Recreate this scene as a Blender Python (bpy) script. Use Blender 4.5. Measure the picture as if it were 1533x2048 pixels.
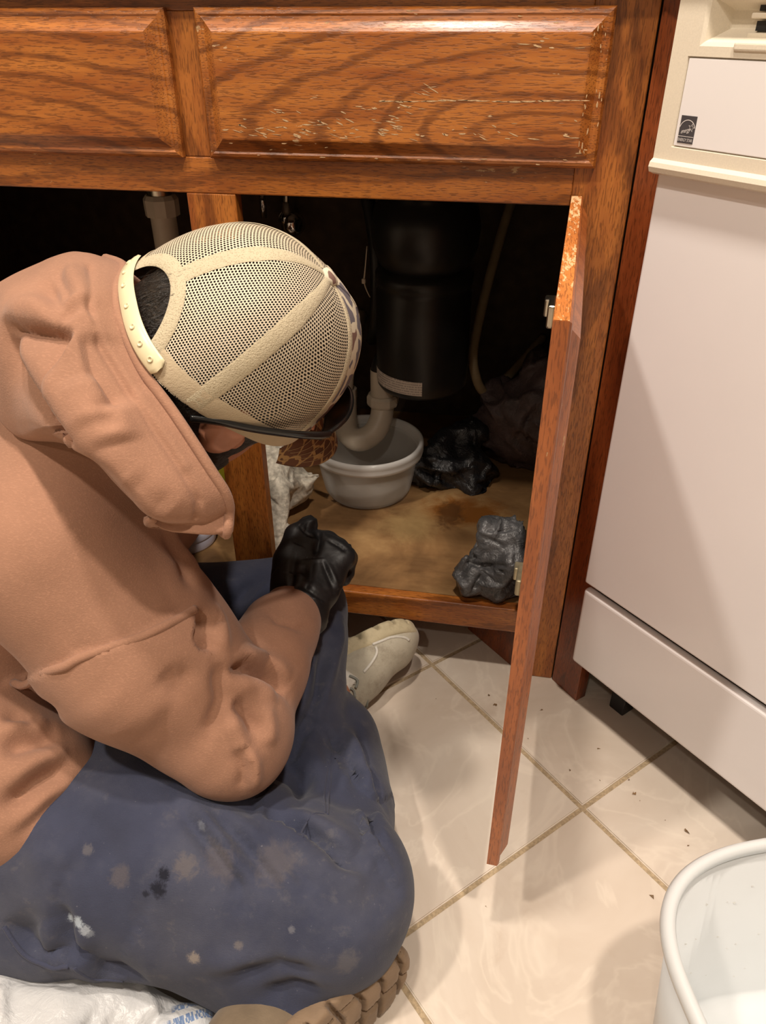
import bpy, bmesh, math, random
import numpy as np
from mathutils import Vector, Matrix
random.seed(7); rng = np.random.default_rng(7)
for o in list(bpy.data.objects): bpy.data.objects.remove(o)
scene = bpy.context.scene
C = scene.collection

# ------------------------------------------------------------------ camera
CAM = np.array([0.0, -0.867, 0.85])
FPX = 1533.0
YAW, PITCH, ROLL = 0.18157, 0.57972, -0.003324
def cam_axes():
    f = np.array([-math.sin(YAW)*math.cos(PITCH), math.cos(YAW)*math.cos(PITCH), -math.sin(PITCH)])
    r = np.array([math.cos(YAW), math.sin(YAW), 0.0]); u = np.cross(r, f)
    return r*math.cos(ROLL)+u*math.sin(ROLL), -r*math.sin(ROLL)+u*math.cos(ROLL), f
CR, CU, CF = cam_axes()
cd = bpy.data.cameras.new('camera'); cam = bpy.data.objects.new('camera', cd); C.objects.link(cam)
cd.sensor_fit = 'VERTICAL'; cd.sensor_height = 36.0; cd.lens = FPX/2048*36; cd.clip_start = 0.02
cam.matrix_world = Matrix(((CR[0], CU[0], -CF[0], CAM[0]), (CR[1], CU[1], -CF[1], CAM[1]), (CR[2], CU[2], -CF[2], CAM[2]), (0, 0, 0, 1)))
scene.camera = cam
def at(x, y, t):            # a point of the place seen at pixel (x, y), t metres in front of the camera
    return CAM + (CF + CR*(x-766.5)/FPX - CU*(y-1024)/FPX)*t
def proj(P):
    d = np.asarray(P)-CAM; t = d@CF
    return 766.5+FPX*(d@CR)/t, 1024-FPX*(d@CU)/t, t

# ------------------------------------------------------------------ world, lights, exposure
w = bpy.data.worlds.new('world'); scene.world = w; w.use_nodes = True
w.node_tree.nodes['Background'].inputs[0].default_value = (1.0, 0.9, 0.8, 1)
w.node_tree.nodes['Background'].inputs[1].default_value = 0.02
LIGHTS = [((-0.90, -1.10), 14.0), ((0.37, -0.95), 14.0), ((-0.22, -0.48), 11.0), ((-0.35, -2.1), 4.0)]  # last lamp is added behind the camera to light the cabinet floor
LCOL = (1.0, 0.885, 0.77)
CEIL = 2.4
vs = scene.view_settings
scene.display_settings.display_device = 'sRGB'
vs.view_transform = 'Standard'; vs.look = 'None'; vs.gamma = 1.0; vs.use_curve_mapping = False
vs.exposure = 0.93

# ------------------------------------------------------------------ node helpers
class NB:
    def __init__(s, name):
        s.m = bpy.data.materials.new(name); s.m.use_nodes = True
        s.t = s.m.node_tree; s.t.nodes.clear()
        s.out = s.t.nodes.new('ShaderNodeOutputMaterial')
        s._tc = None
    def n(s, typ, out=0, props=None, **kw):
        nd = s.t.nodes.new(typ)
        for k, v in (props or {}).items(): setattr(nd, k, v)
        for k, v in kw.items():
            k2 = int(k[1:]) if k[0] == 'i' and k[1:].isdigit() else k.replace('_', ' ')
            s.set(nd.inputs[k2], v)
        return nd.outputs[out]
    def set(s, inp, v):
        if isinstance(v, bpy.types.NodeSocket): s.t.links.new(v, inp)
        else:
            if isinstance(v, (tuple, list)) and len(v) == 3 and inp.type == 'RGBA': v = (*v, 1)
            inp.default_value = v
    def obj(s):
        if s._tc is None: s._tc = s.t.nodes.new('ShaderNodeTexCoord')
        return s._tc.outputs['Object']
    def uv(s):
        s.obj(); return s._tc.outputs['UV']
    def math(s, op, a, b=0.0, c=0.0): return s.n('ShaderNodeMath', props={'operation': op}, i0=a, i1=b, i2=c)
    def vmath(s, op, a, b, out=0): return s.n('ShaderNodeVectorMath', out=out, props={'operation': op}, i0=a, i1=b)
    def map(s, v, scale=(1, 1, 1), loc=(0, 0, 0), rot=(0, 0, 0)):
        return s.n('ShaderNodeMapping', Vector=v, Scale=scale, Location=loc, Rotation=rot)
    def noise(s, v, scale, detail=3, rough=.5, dist=0.0, out=0):
        return s.n('ShaderNodeTexNoise', out=out, Vector=v, Scale=scale, Detail=detail, Roughness=rough, Distortion=dist)
    def vor(s, v, scale, feature='F1', out=0, rnd=1.0): return s.n('ShaderNodeTexVoronoi', out=out, props={'feature': feature}, Vector=v, Scale=scale, Randomness=rnd)
    def ramp(s, fac, stops, interp='LINEAR'):
        nd = s.t.nodes.new('ShaderNodeValToRGB'); nd.color_ramp.interpolation = interp
        el = nd.color_ramp.elements
        while len(el) < len(stops): el.new(.5)
        for e, (p, c) in zip(el, stops):
            e.position = p; e.color = (c, c, c, 1) if isinstance(c, (int, float)) else (*c, 1)
        s.set(nd.inputs[0], fac); return nd.outputs[0]
    def mix(s, f, a, b, blend='MIX'):
        nd = s.t.nodes.new('ShaderNodeMix'); nd.data_type = 'RGBA'; nd.blend_type = blend
        s.set(nd.inputs[0], f); s.set(nd.inputs[6], a); s.set(nd.inputs[7], b); return nd.outputs[2]
    def sep(s, v):
        nd = s.t.nodes.new('ShaderNodeSeparateXYZ'); s.set(nd.inputs[0], v); return nd.outputs
    def comb(s, x, y, z): return s.n('ShaderNodeCombineXYZ', X=x, Y=y, Z=z)
    def bump(s, h, strength=.3, dist=.002, normal=None):
        kw = dict(Height=h, Strength=strength, Distance=dist)
        if normal is not None: kw['Normal'] = normal
        return s.n('ShaderNodeBump', **kw)
    def bsdf(s, **kw): return s.n('ShaderNodeBsdfPrincipled', **kw)
    def done(s, sh): s.t.links.new(sh, s.out.inputs[0]); return s.m
    def spot(s, c, r, soft=.4, sq=(1, 1, 1), rag=1.9):     # a mask around a point, ragged at the rim
        d = s.vmath('LENGTH', s.vmath('MULTIPLY', s.vmath('SUBTRACT', s.obj(), tuple(c)), sq), (0, 0, 0), out=1)
        d = s.math('ADD', d, s.math('MULTIPLY', s.math('SUBTRACT', s.noise(s.obj(), 1.5/r, 6, .72, 1.0), .5), r*rag))
        return s.n('ShaderNodeMapRange', Value=d, From_Min=r*(1-soft), From_Max=r, To_Min=1.0, To_Max=0.0)

def plain(name, col, rough=.5, metal=0.0, bump=0.0, bscale=60, var=.08, **kw):
    b = NB(name)
    n = b.noise(b.obj(), bscale, 4)
    c = b.mix(b.ramp(n, [(.3, 0.0), (.7, 1.0)]), tuple(x*(1-var) for x in col), tuple(min(1, x*(1+var)) for x in col))
    a = dict(Base_Color=c, Roughness=rough, Metallic=metal, **kw)
    if bump: a['Normal'] = b.bump(n, bump, .002)
    return b.done(b.bsdf(**a))

def wood(name, axis='X', seed=0.0, light=(.47, .165, .030), dark=(.27, .073, .013), wear=.3, centre=(0, 0), rings=True, rough=.33, pores=1.0, wearcol=(.62, .42, .22), ringf=150):
    b = NB(name); o = b.obj()
    rot = {'X': (0, 0, 0), 'Z': (0, math.pi/2, 0), 'Y': (0, 0, -math.pi/2)}[axis]
    v = b.map(o, rot=rot)                         # grain now runs along x
    v = b.map(v, loc=(seed, seed*.37, seed*.71))
    g = b.map(v, scale=(1, 9, 9))
    base = b.noise(g, 6, 4, .6)
    col = b.mix(b.ramp(base, [(.32, 0.0), (.68, 1.0)]), dark, light)
    wob = b.noise(b.map(v, scale=(3, 9, 9)), 1.2, 3)
    if rings:
        x, y, z = b.sep(b.map(o, rot=rot, loc=(-centre[0], 0, -centre[1])))
        r = b.math('SQRT', b.math('ADD', b.math('POWER', b.math('MULTIPLY', x, .30), 2.0), b.math('POWER', z, 2.0)))
        ph = b.math('ADD', b.math('MULTIPLY', r, ringf), b.math('MULTIPLY', wob, 16.0))
        sn = b.math('SINE', ph)
        fine = b.noise(b.map(v, scale=(40, 260, 260)), 1.0, 2)
        line = b.ramp(b.math('ADD', sn, b.math('MULTIPLY', b.math('SUBTRACT', fine, .5), 1.2)), [(.55, 0.0), (.98, 1.0)])
        col = b.mix(b.math('MULTIPLY', line, .72), col, tuple(c*.50 for c in dark))
    else: sn = wob
    p = b.noise(b.map(v, scale=(85, 820, 820)), 1.0, 2, .5)
    pore = b.ramp(p, [(.535, 0.0), (.60, 1.0)])
    col = b.mix(b.math('MULTIPLY', pore, .55*pores), col, tuple(c*.3 for c in dark))
    wn = b.noise(b.map(v, scale=(55, 190, 190)), 1.0, 4, .65)
    wm = b.noise(v, 9, 3, .6)
    wk = b.ramp(b.math('ADD', b.math('MULTIPLY', wn, .55), b.math('MULTIPLY', wm, .45)), [(.74-.17*wear, 0.0), (.765-.17*wear, 1.0)])
    col = b.mix(b.math('MULTIPLY', wk, .8), col, wearcol)
    rg = b.math('ADD', rough, b.math('MULTIPLY', wk, .35))
    h = b.math('SUBTRACT', b.math('MULTIPLY', wk, -.6), b.math('MULTIPLY', pore, .5))
    return b.done(b.bsdf(Base_Color=col, Roughness=rg, Coat_Weight=.25, Coat_Roughness=.25, Normal=b.bump(h, .35, .0008)))

# ------------------------------------------------------------------ object helpers
def tag(o, label=None, cat=None, group=None, kind=None):
    for k, v in (('label', label), ('category', cat), ('group', group), ('kind', kind)):
        if v: o[k] = v
    return o
def thing(name, label, cat, loc=(0, 0, 0), rotz=0.0, group=None, kind=None):
    o = bpy.data.objects.new(name, None); C.objects.link(o); o.empty_display_size = .05
    o.location = loc; o.rotation_euler = (0, 0, rotz)
    return tag(o, label, cat, group, kind)
def base_inv(p):
    m = Matrix.Identity(4); q = p
    ch = []
    while q is not None: ch.append(q); q = q.parent
    for q in reversed(ch): m = m @ q.matrix_parent_inverse @ q.matrix_basis
    return m.inverted()
def link(name, me, mat=None, parent=None, local=False):
    o = bpy.data.objects.new(name, me); C.objects.link(o)
    if mat is not None:
        me.materials.clear()
        for m_ in (mat if isinstance(mat, (list, tuple)) else [mat]): me.materials.append(m_)
    if parent is not None:
        o.parent = parent
        if not local: o.matrix_parent_inverse = base_inv(parent)
    return o
def mesh(name, V, F, mat=None, parent=None, smooth=True, local=False, uv=None):
    me = bpy.data.meshes.new(name)
    me.from_pydata([tuple(map(float, v)) for v in V], [], [tuple(int(i) for i in f) for f in F]); me.update()
    if smooth: me.polygons.foreach_set('use_smooth', [True]*len(me.polygons))
    if uv is not None:
        l = me.uv_layers.new(name='UVMap'); li = np.zeros(len(me.loops), dtype=np.int32); me.loops.foreach_get('vertex_index', li)
        l.data.foreach_set('uv', np.asarray(uv, dtype=np.float32)[li].ravel())
    return link(name, me, mat, parent, local)
def from_bm(name, bm, mat=None, parent=None, smooth=False, local=False):
    bmesh.ops.recalc_face_normals(bm, faces=bm.faces)
    me = bpy.data.meshes.new(name); bm.to_mesh(me); bm.free()
    if smooth: me.polygons.foreach_set('use_smooth', [True]*len(me.polygons))
    return link(name, me, mat, parent, local)
def bm_box(bm, x0, x1, y0, y1, z0, z1, bevel=0.0, seg=2):
    r = bmesh.ops.create_cube(bm, size=1.0)
    for v in r['verts']:
        v.co = ((x0+x1)/2+v.co.x*(x1-x0), (y0+y1)/2+v.co.y*(y1-y0), (z0+z1)/2+v.co.z*(z1-z0))
    if bevel > 0:
        es = list({e for v in r['verts'] for e in v.link_edges})
        bmesh.ops.bevel(bm, geom=es, offset=bevel, segments=seg, affect='EDGES', profile=.5)
def box(name, x0, x1, y0, y1, z0, z1, mat, parent=None, bevel=.0015, seg=2, local=False):
    bm = bmesh.new(); bm_box(bm, x0, x1, y0, y1, z0, z1, bevel, seg)
    return from_bm(name, bm, mat, parent, local=local)
def rect_profile(name, prof, mat, parent, origin, ux, uz, un, W, H, back=True, local=False, rr=0.0, nseg=1):
    """a raised panel: concentric loops (inset, height) around a W x H rectangle"""
    origin, ux, uz, un = map(np.array, (origin, ux, uz, un)); V = []; F = []
    def loop(i):
        pts = []
        if rr <= 0: pts = [(i, i), (W-i, i), (W-i, H-i), (i, H-i)]
        else:
            q = max(rr-i, .0005)
            for (cx, cz, a0) in ((W-i-q, i+q, -90), (W-i-q, H-i-q, 0), (i+q, H-i-q, 90), (i+q, i+q, 180)):
                for k in range(nseg+1):
                    a = math.radians(a0+90*k/nseg); pts.append((cx+q*math.cos(a), cz+q*math.sin(a)))
        return pts
    for i, h in prof:
        for a, c in loop(i): V.append(origin+ux*a+uz*c+un*h)
    n = len(loop(0))
    for k in range(len(prof)-1):
        for j in range(n):
            F.append((k*n+j, k*n+(j+1) % n, (k+1)*n+(j+1) % n, (k+1)*n+j))
    F.append(tuple((len(prof)-1)*n+j for j in range(n)))
    if back: F.append(tuple(reversed(range(n))))
    return mesh(name, V, F, mat, parent, smooth=False, local=local)
def lathe(name, prof, mat, parent=None, centre=(0, 0, 0), seg=48, axis=None, smooth=True, close=False):
    V = []; F = []; c = np.array(centre, float)
    ax = np.array((0, 0, 1.0) if axis is None else axis, float); ax /= np.linalg.norm(ax)
    h = np.array((1.0, 0, 0)) if abs(ax[0]) < .8 else np.array((0, 1.0, 0))
    e1 = np.cross(h, ax); e1 /= np.linalg.norm(e1); e2 = np.cross(ax, e1)
    n = len(prof)
    for j in range(seg):
        a = 2*math.pi*j/seg
        for r, z in prof: V.append(c+(e1*math.cos(a)+e2*math.sin(a))*r+ax*z)
    for j in range(seg):
        for k in range(n-1):
            a, b_ = j*n+k, ((j+1) % seg)*n+k
            F.append((a, b_, b_+1, a+1))
        if close: F.append((j*n+n-1, ((j+1) % seg)*n+n-1, ((j+1) % seg)*n, j*n))
    o = mesh(name, V, F, mat, parent, smooth)
    return o
def crom(P, n):
    """Catmull-Rom resample of points to n samples"""
    P = np.array(P, float); m = len(P)
    t = np.linspace(0, m-1-1e-9, n); i = t.astype(int); f = (t-i)[:, None]
    p0 = P[np.clip(i-1, 0, m-1)]; p1 = P[i]; p2 = P[np.clip(i+1, 0, m-1)]; p3 = P[np.clip(i+2, 0, m-1)]
    return .5*((2*p1)+(-p0+p2)*f+(2*p0-5*p1+4*p2-p3)*f**2+(-p0+3*p1-3*p2+p3)*f**3)
def tube(name, P, r, mat, parent=None, n=24, seg=12, flat=1.0, up=(0, 0, 1), local=False, cap=True, smooth=True):
    Q = crom(P, n) if n else np.array(P, float); n = len(Q); V = []; F = []
    rr = np.interp(np.linspace(0, 1, n), np.linspace(0, 1, len(r)), r) if isinstance(r, (list, tuple)) else np.full(n, r)
    T = np.gradient(Q, axis=0); T /= np.linalg.norm(T, axis=1)[:, None]+1e-12
    u = np.array(up, float)
    for k in range(n):
        e1 = np.cross(T[k], u)
        if np.linalg.norm(e1) < 1e-4: e1 = np.cross(T[k], (1.0, .2, .1))
        e1 /= np.linalg.norm(e1); e2 = np.cross(e1, T[k]); e2 /= np.linalg.norm(e2)
        u = e2
        for j in range(seg):
            a = 2*math.pi*j/seg; V.append(Q[k]+e1*math.cos(a)*rr[k]+e2*math.sin(a)*rr[k]*flat)
    for k in range(n-1):
        for j in range(seg): F.append((k*seg+j, k*seg+(j+1) % seg, (k+1)*seg+(j+1) % seg, (k+1)*seg+j))
    if cap: F += [tuple(reversed(range(seg))), tuple((n-1)*seg+j for j in range(seg))]
    return mesh(name, V, F, mat, parent, smooth, local)
def text_mesh(name, txt, size, mat, parent, M, depth=.0, align='CENTER'):
    cu = bpy.data.curves.new(name, 'FONT'); cu.body = txt; cu.size = size; cu.align_x = align; cu.extrude = depth; cu.resolution_u = 3
    t = bpy.data.objects.new(name, cu); C.objects.link(t)
    bpy.context.view_layer.update()
    me = bpy.data.meshes.new_from_object(t.evaluated_get(bpy.context.evaluated_depsgraph_get()))
    bpy.data.objects.remove(t); me.transform(M)
    return link(name, me, mat, parent)

# ------------------------------------------------------------------ solid-field helpers (bodies, cloth, bags)
def smin(a, b, k):
    if k <= 0: return np.minimum(a, b)
    h = np.maximum(k-np.abs(a-b), 0)/k
    return np.minimum(a, b)-h*h*k*.25
def smax(a, b, k): return -smin(-a, -b, k)
class Field:
    def __init__(s, lo, hi, h):
        s.lo = np.array(lo, np.float32); s.h = h
        n = np.ceil((np.array(hi)-np.array(lo))/h).astype(int)+1
        s.ax = [s.lo[i]+h*np.arange(n[i], dtype=np.float32) for i in range(3)]
        s.d = np.full(n, 9.0, np.float32)
    def grid(s, sl): return (s.ax[0][sl[0]][:, None, None], s.ax[1][sl[1]][None, :, None], s.ax[2][sl[2]][None, None, :])
    def win(s, lo, hi):
        out = []
        for i in range(3):
            a = int(np.clip(math.floor((lo[i]-s.lo[i])/s.h), 0, s.d.shape[i])); b = int(np.clip(math.ceil((hi[i]-s.lo[i])/s.h)+1, 0, s.d.shape[i]))
            out.append(slice(a, b))
        return tuple(out)
    def put(s, sl, d, k, sub=False):
        if sub: s.d[sl] = smax(s.d[sl], -d, k)
        else: s.d[sl] = smin(s.d[sl], d, k)
    def cap(s, a, b, ra, rb, k=.01, sub=False, pad=.12):
        a = np.array(a, float); b = np.array(b, float); R = max(ra, rb)+pad
        sl = s.win(np.minimum(a, b)-R, np.maximum(a, b)+R)
        X, Y, Z = s.grid(sl); d = b-a; L2 = d@d+1e-12
        t = np.clip(((X-a[0])*d[0]+(Y-a[1])*d[1]+(Z-a[2])*d[2])/L2, 0, 1)
        D = np.sqrt((X-a[0]-t*d[0])**2+(Y-a[1]-t*d[1])**2+(Z-a[2]-t*d[2])**2)-(ra+(rb-ra)*t)
        s.put(sl, D.astype(np.float32), k, sub); return s
    def chain(s, P, r, k=.01, kk=.02, pad=.12):
        r = list(r) if isinstance(r, (list, tuple)) else [r]*len(P)
        for i in range(len(P)-1): s.cap(P[i], P[i+1], r[i], r[i+1], k if i == 0 else kk, pad=pad)
        return s
    def ell(s, c, rad, axes=None, k=.01, sub=False, pad=.1):
        c = np.array(c, float); A = np.eye(3) if axes is None else np.array(axes, float); R = max(rad)+pad
        sl = s.win(c-R, c+R); X, Y, Z = s.grid(sl); X = X-c[0]; Y = Y-c[1]; Z = Z-c[2]
        q = [(X*A[i, 0]+Y*A[i, 1]+Z*A[i, 2])/rad[i] for i in range(3)]
        k0 = np.sqrt(q[0]**2+q[1]**2+q[2]**2); k1 = np.sqrt((q[0]/rad[0])**2+(q[1]/rad[1])**2+(q[2]/rad[2])**2)+1e-9
        s.put(sl, (k0*(k0-1)/k1).astype(np.float32), k, sub); return s
    def rbox(s, c, half, axes, rr, k=.005, sub=False, pad=.06):
        c = np.array(c, float); A = np.array(axes, float); R = np.linalg.norm(half)+pad
        sl = s.win(c-R, c+R); X, Y, Z = s.grid(sl); X = X-c[0]; Y = Y-c[1]; Z = Z-c[2]
        q = [np.abs(X*A[i, 0]+Y*A[i, 1]+Z*A[i, 2])-half[i]+rr for i in range(3)]
        D = np.sqrt(sum(np.maximum(v, 0)**2 for v in q))+np.minimum(np.maximum(np.maximum(q[0], q[1]), q[2]), 0)-rr
        s.put(sl, D.astype(np.float32), k, sub); return s
    def halfspace(s, p, n, k=.0):       # keep the side n points away from
        X, Y, Z = s.grid((slice(None),)*3); n = np.array(n, float); n /= np.linalg.norm(n)
        s.d = smax(s.d, ((X-p[0])*n[0]+(Y-p[1])*n[1]+(Z-p[2])*n[2]).astype(np.float32), k); return s
    def net(s, smooth=2):
        f = s.d; neg = f < 0; nx, ny, nz = f.shape
        cnt = np.zeros((nx-1, ny-1, nz-1), np.int8)
        for dx in (0, 1):
            for dy in (0, 1):
                for dz in (0, 1): cnt += neg[dx:nx-1+dx, dy:ny-1+dy, dz:nz-1+dz]
        act = (cnt > 0) & (cnt < 8); idx = np.full(act.shape, -1, np.int64); ijk = np.argwhere(act); idx[act] = np.arange(len(ijk))
        S = np.zeros((len(ijk), 3)); N = np.zeros(len(ijk))
        cor = [(0, 0, 0), (1, 0, 0), (0, 1, 0), (1, 1, 0), (0, 0, 1), (1, 0, 1), (0, 1, 1), (1, 1, 1)]
        val = [f[ijk[:, 0]+c[0], ijk[:, 1]+c[1], ijk[:, 2]+c[2]] for c in cor]
        for a in range(8):
            for b in range(a+1, 8):
                if sum(abs(cor[a][i]-cor[b][i]) for i in range(3)) != 1: continue
                m = (val[a] < 0) != (val[b] < 0); t = val[a]/(val[a]-val[b]+1e-20)
                p = np.array(cor[a])[None]+t[:, None]*(np.array(cor[b])-np.array(cor[a]))[None]
                S[m] += p[m]; N[m] += 1
        V = s.lo[None]+(ijk+S/np.maximum(N, 1)[:, None])*s.h
        Q = []
        for ax in range(3):
            sl0 = [slice(None)]*3; sl1 = [slice(None)]*3; sl0[ax] = slice(0, -1); sl1[ax] = slice(1, None)
            ch = neg[tuple(sl0)] != neg[tuple(sl1)]
            e = np.argwhere(ch); o1, o2 = [(1, 2), (2, 0), (0, 1)][ax]
            ok = (e[:, o1] > 0) & (e[:, o2] > 0) & (e[:, o1] < f.shape[o1]-1) & (e[:, o2] < f.shape[o2]-1); e = e[ok]
            def g(d1, d2):
                q = e.copy(); q[:, o1] += d1; q[:, o2] += d2; return idx[q[:, 0], q[:, 1], q[:, 2]]
            qd = np.stack([g(-1, -1), g(0, -1), g(0, 0), g(-1, 0)], 1)
            fl = ~neg[e[:, 0], e[:, 1], e[:, 2]]
            qd[fl] = qd[fl][:, ::-1]; Q.append(qd)
        Q = np.concatenate(Q); Q = Q[(Q >= 0).all(1)]
        for _ in range(smooth): V = relax(V, Q, .5)
        return V, Q
def relax(V, Q, f=.5):
    A = np.zeros_like(V); n = np.zeros(len(V))
    for i in range(4):
        a, b = Q[:, i], Q[:, (i+1) % 4]
        np.add.at(A, a, V[b]); np.add.at(A, b, V[a]); np.add.at(n, a, 1); np.add.at(n, b, 1)
    return V+(A/np.maximum(n, 1)[:, None]-V)*f
def vnormals(V, Q):
    fn = np.cross(V[Q[:, 2]]-V[Q[:, 0]], V[Q[:, 3]]-V[Q[:, 1]]); N = np.zeros_like(V)
    for i in range(4): np.add.at(N, Q[:, i], fn)
    return N/(np.linalg.norm(N, axis=1)[:, None]+1e-12)
def pick(V, N, px, py):
    x, y, t = proj(V); d2 = (x-px)**2+(y-py)**2
    vis = (N@CF) < .15
    w_ = d2+1e6*(~vis); m = w_ < max(64, np.min(w_)*1.5+1)
    i = np.where(m)[0]; return V[i[np.argmin(t[i])]].copy()
def fold(V, N, pts, width, amp, px=True, taper=True, soft=0.0):
    """push the surface along its normal by amp (m; <0 = crease) around a polyline of given half width"""
    P = np.array([pick(V, N, *p) for p in pts]) if px else np.array(pts, float)
    lo = P.min(0)-width*3; hi = P.max(0)+width*3
    I = np.where(((V > lo) & (V < hi)).all(1))[0]; v = V[I]; best = np.full(len(I), 9.0); par = np.zeros(len(I))
    nS = len(P)-1
    for k in range(nS):
        d = P[k+1]-P[k]; t = np.clip(((v-P[k])@d)/(d@d+1e-12), 0, 1); D = np.linalg.norm(v-P[k]-t[:, None]*d, axis=1)
        m = D < best; best[m] = D[m]; par[m] = (k+t[m])/nS
    g = np.exp(-(best/width)**2)
    if taper: g *= np.clip(np.sin(np.pi*np.clip(par, .04, .96))*1.4, 0, 1)
    V[I] += N[I]*(amp*g)[:, None]
def step(V, N, pts, amp, decay, side=1, edge=.006, px=True, taper=.12):
    """sink (amp < 0) the cloth on one side of a line: the other side becomes an overlapping fold"""
    P = np.array([pick(V, N, *p) for p in pts]) if px else np.array(pts, float)
    lo = P.min(0)-decay*3; hi = P.max(0)+decay*3
    I = np.where(((V > lo) & (V < hi)).all(1) & ((N@CF) < .6))[0]; v = V[I]; best = np.full(len(I), 9.0); par = np.zeros(len(I)); sg = np.zeros(len(I)); nS = len(P)-1
    for k in range(nS):
        d = P[k+1]-P[k]; t = np.clip(((v-P[k])@d)/(d@d+1e-12), 0, 1); rel = v-P[k]-t[:, None]*d; D = np.linalg.norm(rel, axis=1)
        m = D < best; best[m] = D[m]; par[m] = (k+t[m])/nS
        ln = np.cross(d, CF); sg[m] = np.sign(rel[m]@ln)
    sd = best*sg*side
    g = np.clip(sd/edge, 0, 1)*np.exp(-np.maximum(sd, 0)/decay)*np.clip(np.minimum(par, 1-par)/taper, 0, 1)
    V[I] += N[I]*(amp*g)[:, None]
def creases(V, Q, n, width, amp, length, seed):
    r_ = np.random.default_rng(seed)
    for _ in range(n):
        N = vnormals(V, Q) if _ % 6 == 0 else N
        i = r_.integers(len(V)); d = r_.normal(size=3); d -= N[i]*(d@N[i]); d /= np.linalg.norm(d)+1e-9; L_ = length*r_.uniform(.5, 1.4)
        P = [V[np.argmin(((V-(V[i]+d*L_*t+np.cross(N[i], d)*L_*.15*math.sin(3*t)))**2).sum(1))] for t in (-.5, -.17, .17, .5)]
        fold(V, N, P, width*r_.uniform(.6, 1.5), amp*r_.uniform(.5, 1.2)*(1 if r_.random() < .6 else -1), px=False)
    return V
def wobble(V, N, amp, freq, seed=0, k=7):
    r_ = np.random.default_rng(seed); d = np.zeros(len(V))
    for _ in range(k):
        q = r_.normal(size=3); q *= freq*r_.uniform(.6, 1.5)/np.linalg.norm(q)
        d += np.sin(V@q+r_.uniform(0, 6.3)+1.3*np.sin(V@(np.roll(q, 1)*.7)))
    return V+N*(amp*d/math.sqrt(k))[:, None]
def crumple(V, N, amp, period, seed, k=10, c=None):
    r_ = np.random.default_rng(seed); d = np.zeros(len(V))
    for _ in range(k):
        q = r_.normal(size=3); q /= np.linalg.norm(q); p_ = period*r_.uniform(.6, 1.6)
        s_ = (V+.25*period*np.sin(V@(r_.normal(size=(3, 3))/period)*2))@q+r_.uniform(0, 1)
        d += np.abs((s_ % p_)/p_-.5)*2-.5
    return V+N*(amp*d/math.sqrt(k)*1.6)[:, None]
# ================================================================== ROOM
S2 = math.sqrt(.5)
def DE(d, e, z=0.0): return np.array([S2*(d+e), S2*(e-d), z])      # d: along the dishwasher front, e: into it
WALLC = plain('wall_paint', (.44, .39, .32), .75, bump=.05, bscale=90, var=.02)
CEILC = plain('ceiling_paint', (.62, .60, .56), .8, bump=.08, bscale=120, var=.02)
RX0, RX1, RY0, RY1 = -2.1, 2.1, -2.9, 1.25
def struct(o, label, cat): return tag(o, label, cat, kind='structure')
struct(box('wall_back', RX0, RX1, RY1, RY1+.1, 0, CEIL, WALLC, bevel=0), 'cream painted wall behind the kitchen cabinets', 'wall')
struct(box('wall_front', RX0, RX1, RY0-.1, RY0, 0, CEIL, WALLC, bevel=0), 'cream painted wall behind the photographer', 'wall')
struct(box('wall_left', RX0-.1, RX0, RY0, RY1, 0, CEIL, WALLC, bevel=0), 'cream painted wall left of the sink cabinet', 'wall')
struct(box('wall_right', RX1, RX1+.1, RY0, RY1, 0, CEIL, WALLC, bevel=0), 'cream painted wall right of the dishwasher', 'wall')
struct(box('ceiling', RX0, RX1, RY0, RY1, CEIL, CEIL+.1, CEILC, bevel=0), 'white painted ceiling with recessed lamps', 'ceiling')

def tile_mat():
    b = NB('cream_floor_tile'); o = b.obj()
    oi = b.n('ShaderNodeObjectInfo', out=5) if False else b.t.nodes.new('ShaderNodeObjectInfo').outputs['Random']
    v = b.vmath('ADD', o, b.comb(b.math('MULTIPLY', oi, 13.0), b.math('MULTIPLY', oi, 7.0), 0.0))
    n1 = b.noise(v, 5, 5, .6, .8); n2 = b.noise(v, 22, 5, .65, .4)
    c = b.ramp(n1, [(.3, (.58, .49, .40)), (.5, (.65, .565, .475)), (.7, (.71, .635, .545))])
    vein = b.ramp(b.math('ABSOLUTE', b.math('SUBTRACT', b.noise(v, 6, 4, .55, 1.5), .5)), [(0.0, 1.0), (.035, 0.0)])
    c = b.mix(b.math('MULTIPLY', vein, .25), c, (.86, .78, .66))
    dirt = b.ramp(n2, [(.62, 0.0), (.8, 1.0)])
    c = b.mix(b.math('MULTIPLY', dirt, .35), c, (.46, .35, .26))
    return b.done(b.bsdf(Base_Color=c, Roughness=b.math('ADD', .24, b.math('MULTIPLY', n2, .2)), Specular_IOR_Level=.45, Normal=b.bump(n1, .06, .004)))
TILE = tile_mat()
GROUT = plain('tan_grout', (.42, .32, .20), .9, bump=.3, bscale=300, var=.25)
floor = struct(box('floor', RX0, RX1, RY0, RY1, -.06, -.0022, GROUT, bevel=0), 'cream ceramic tile floor laid on the diagonal with tan grout', 'floor')
PITCH_T, GW = .3125, .0062
T0 = np.array([.1386, -.222])
def tile_mesh():
    bm = bmesh.new(); hw = (PITCH_T-GW)/2
    bm_box(bm, -hw, hw, -hw, hw, -.006, 0.0)
    es = [e for e in bm.edges if all(v.co.z > -.001 for v in e.verts)]
    bmesh.ops.bevel(bm, geom=es, offset=.0014, segments=2, affect='EDGES')
    me = bpy.data.meshes.new('tile'); bm.to_mesh(me); bm.free(); me.materials.append(TILE); return me
tm = tile_mesh()
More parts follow.
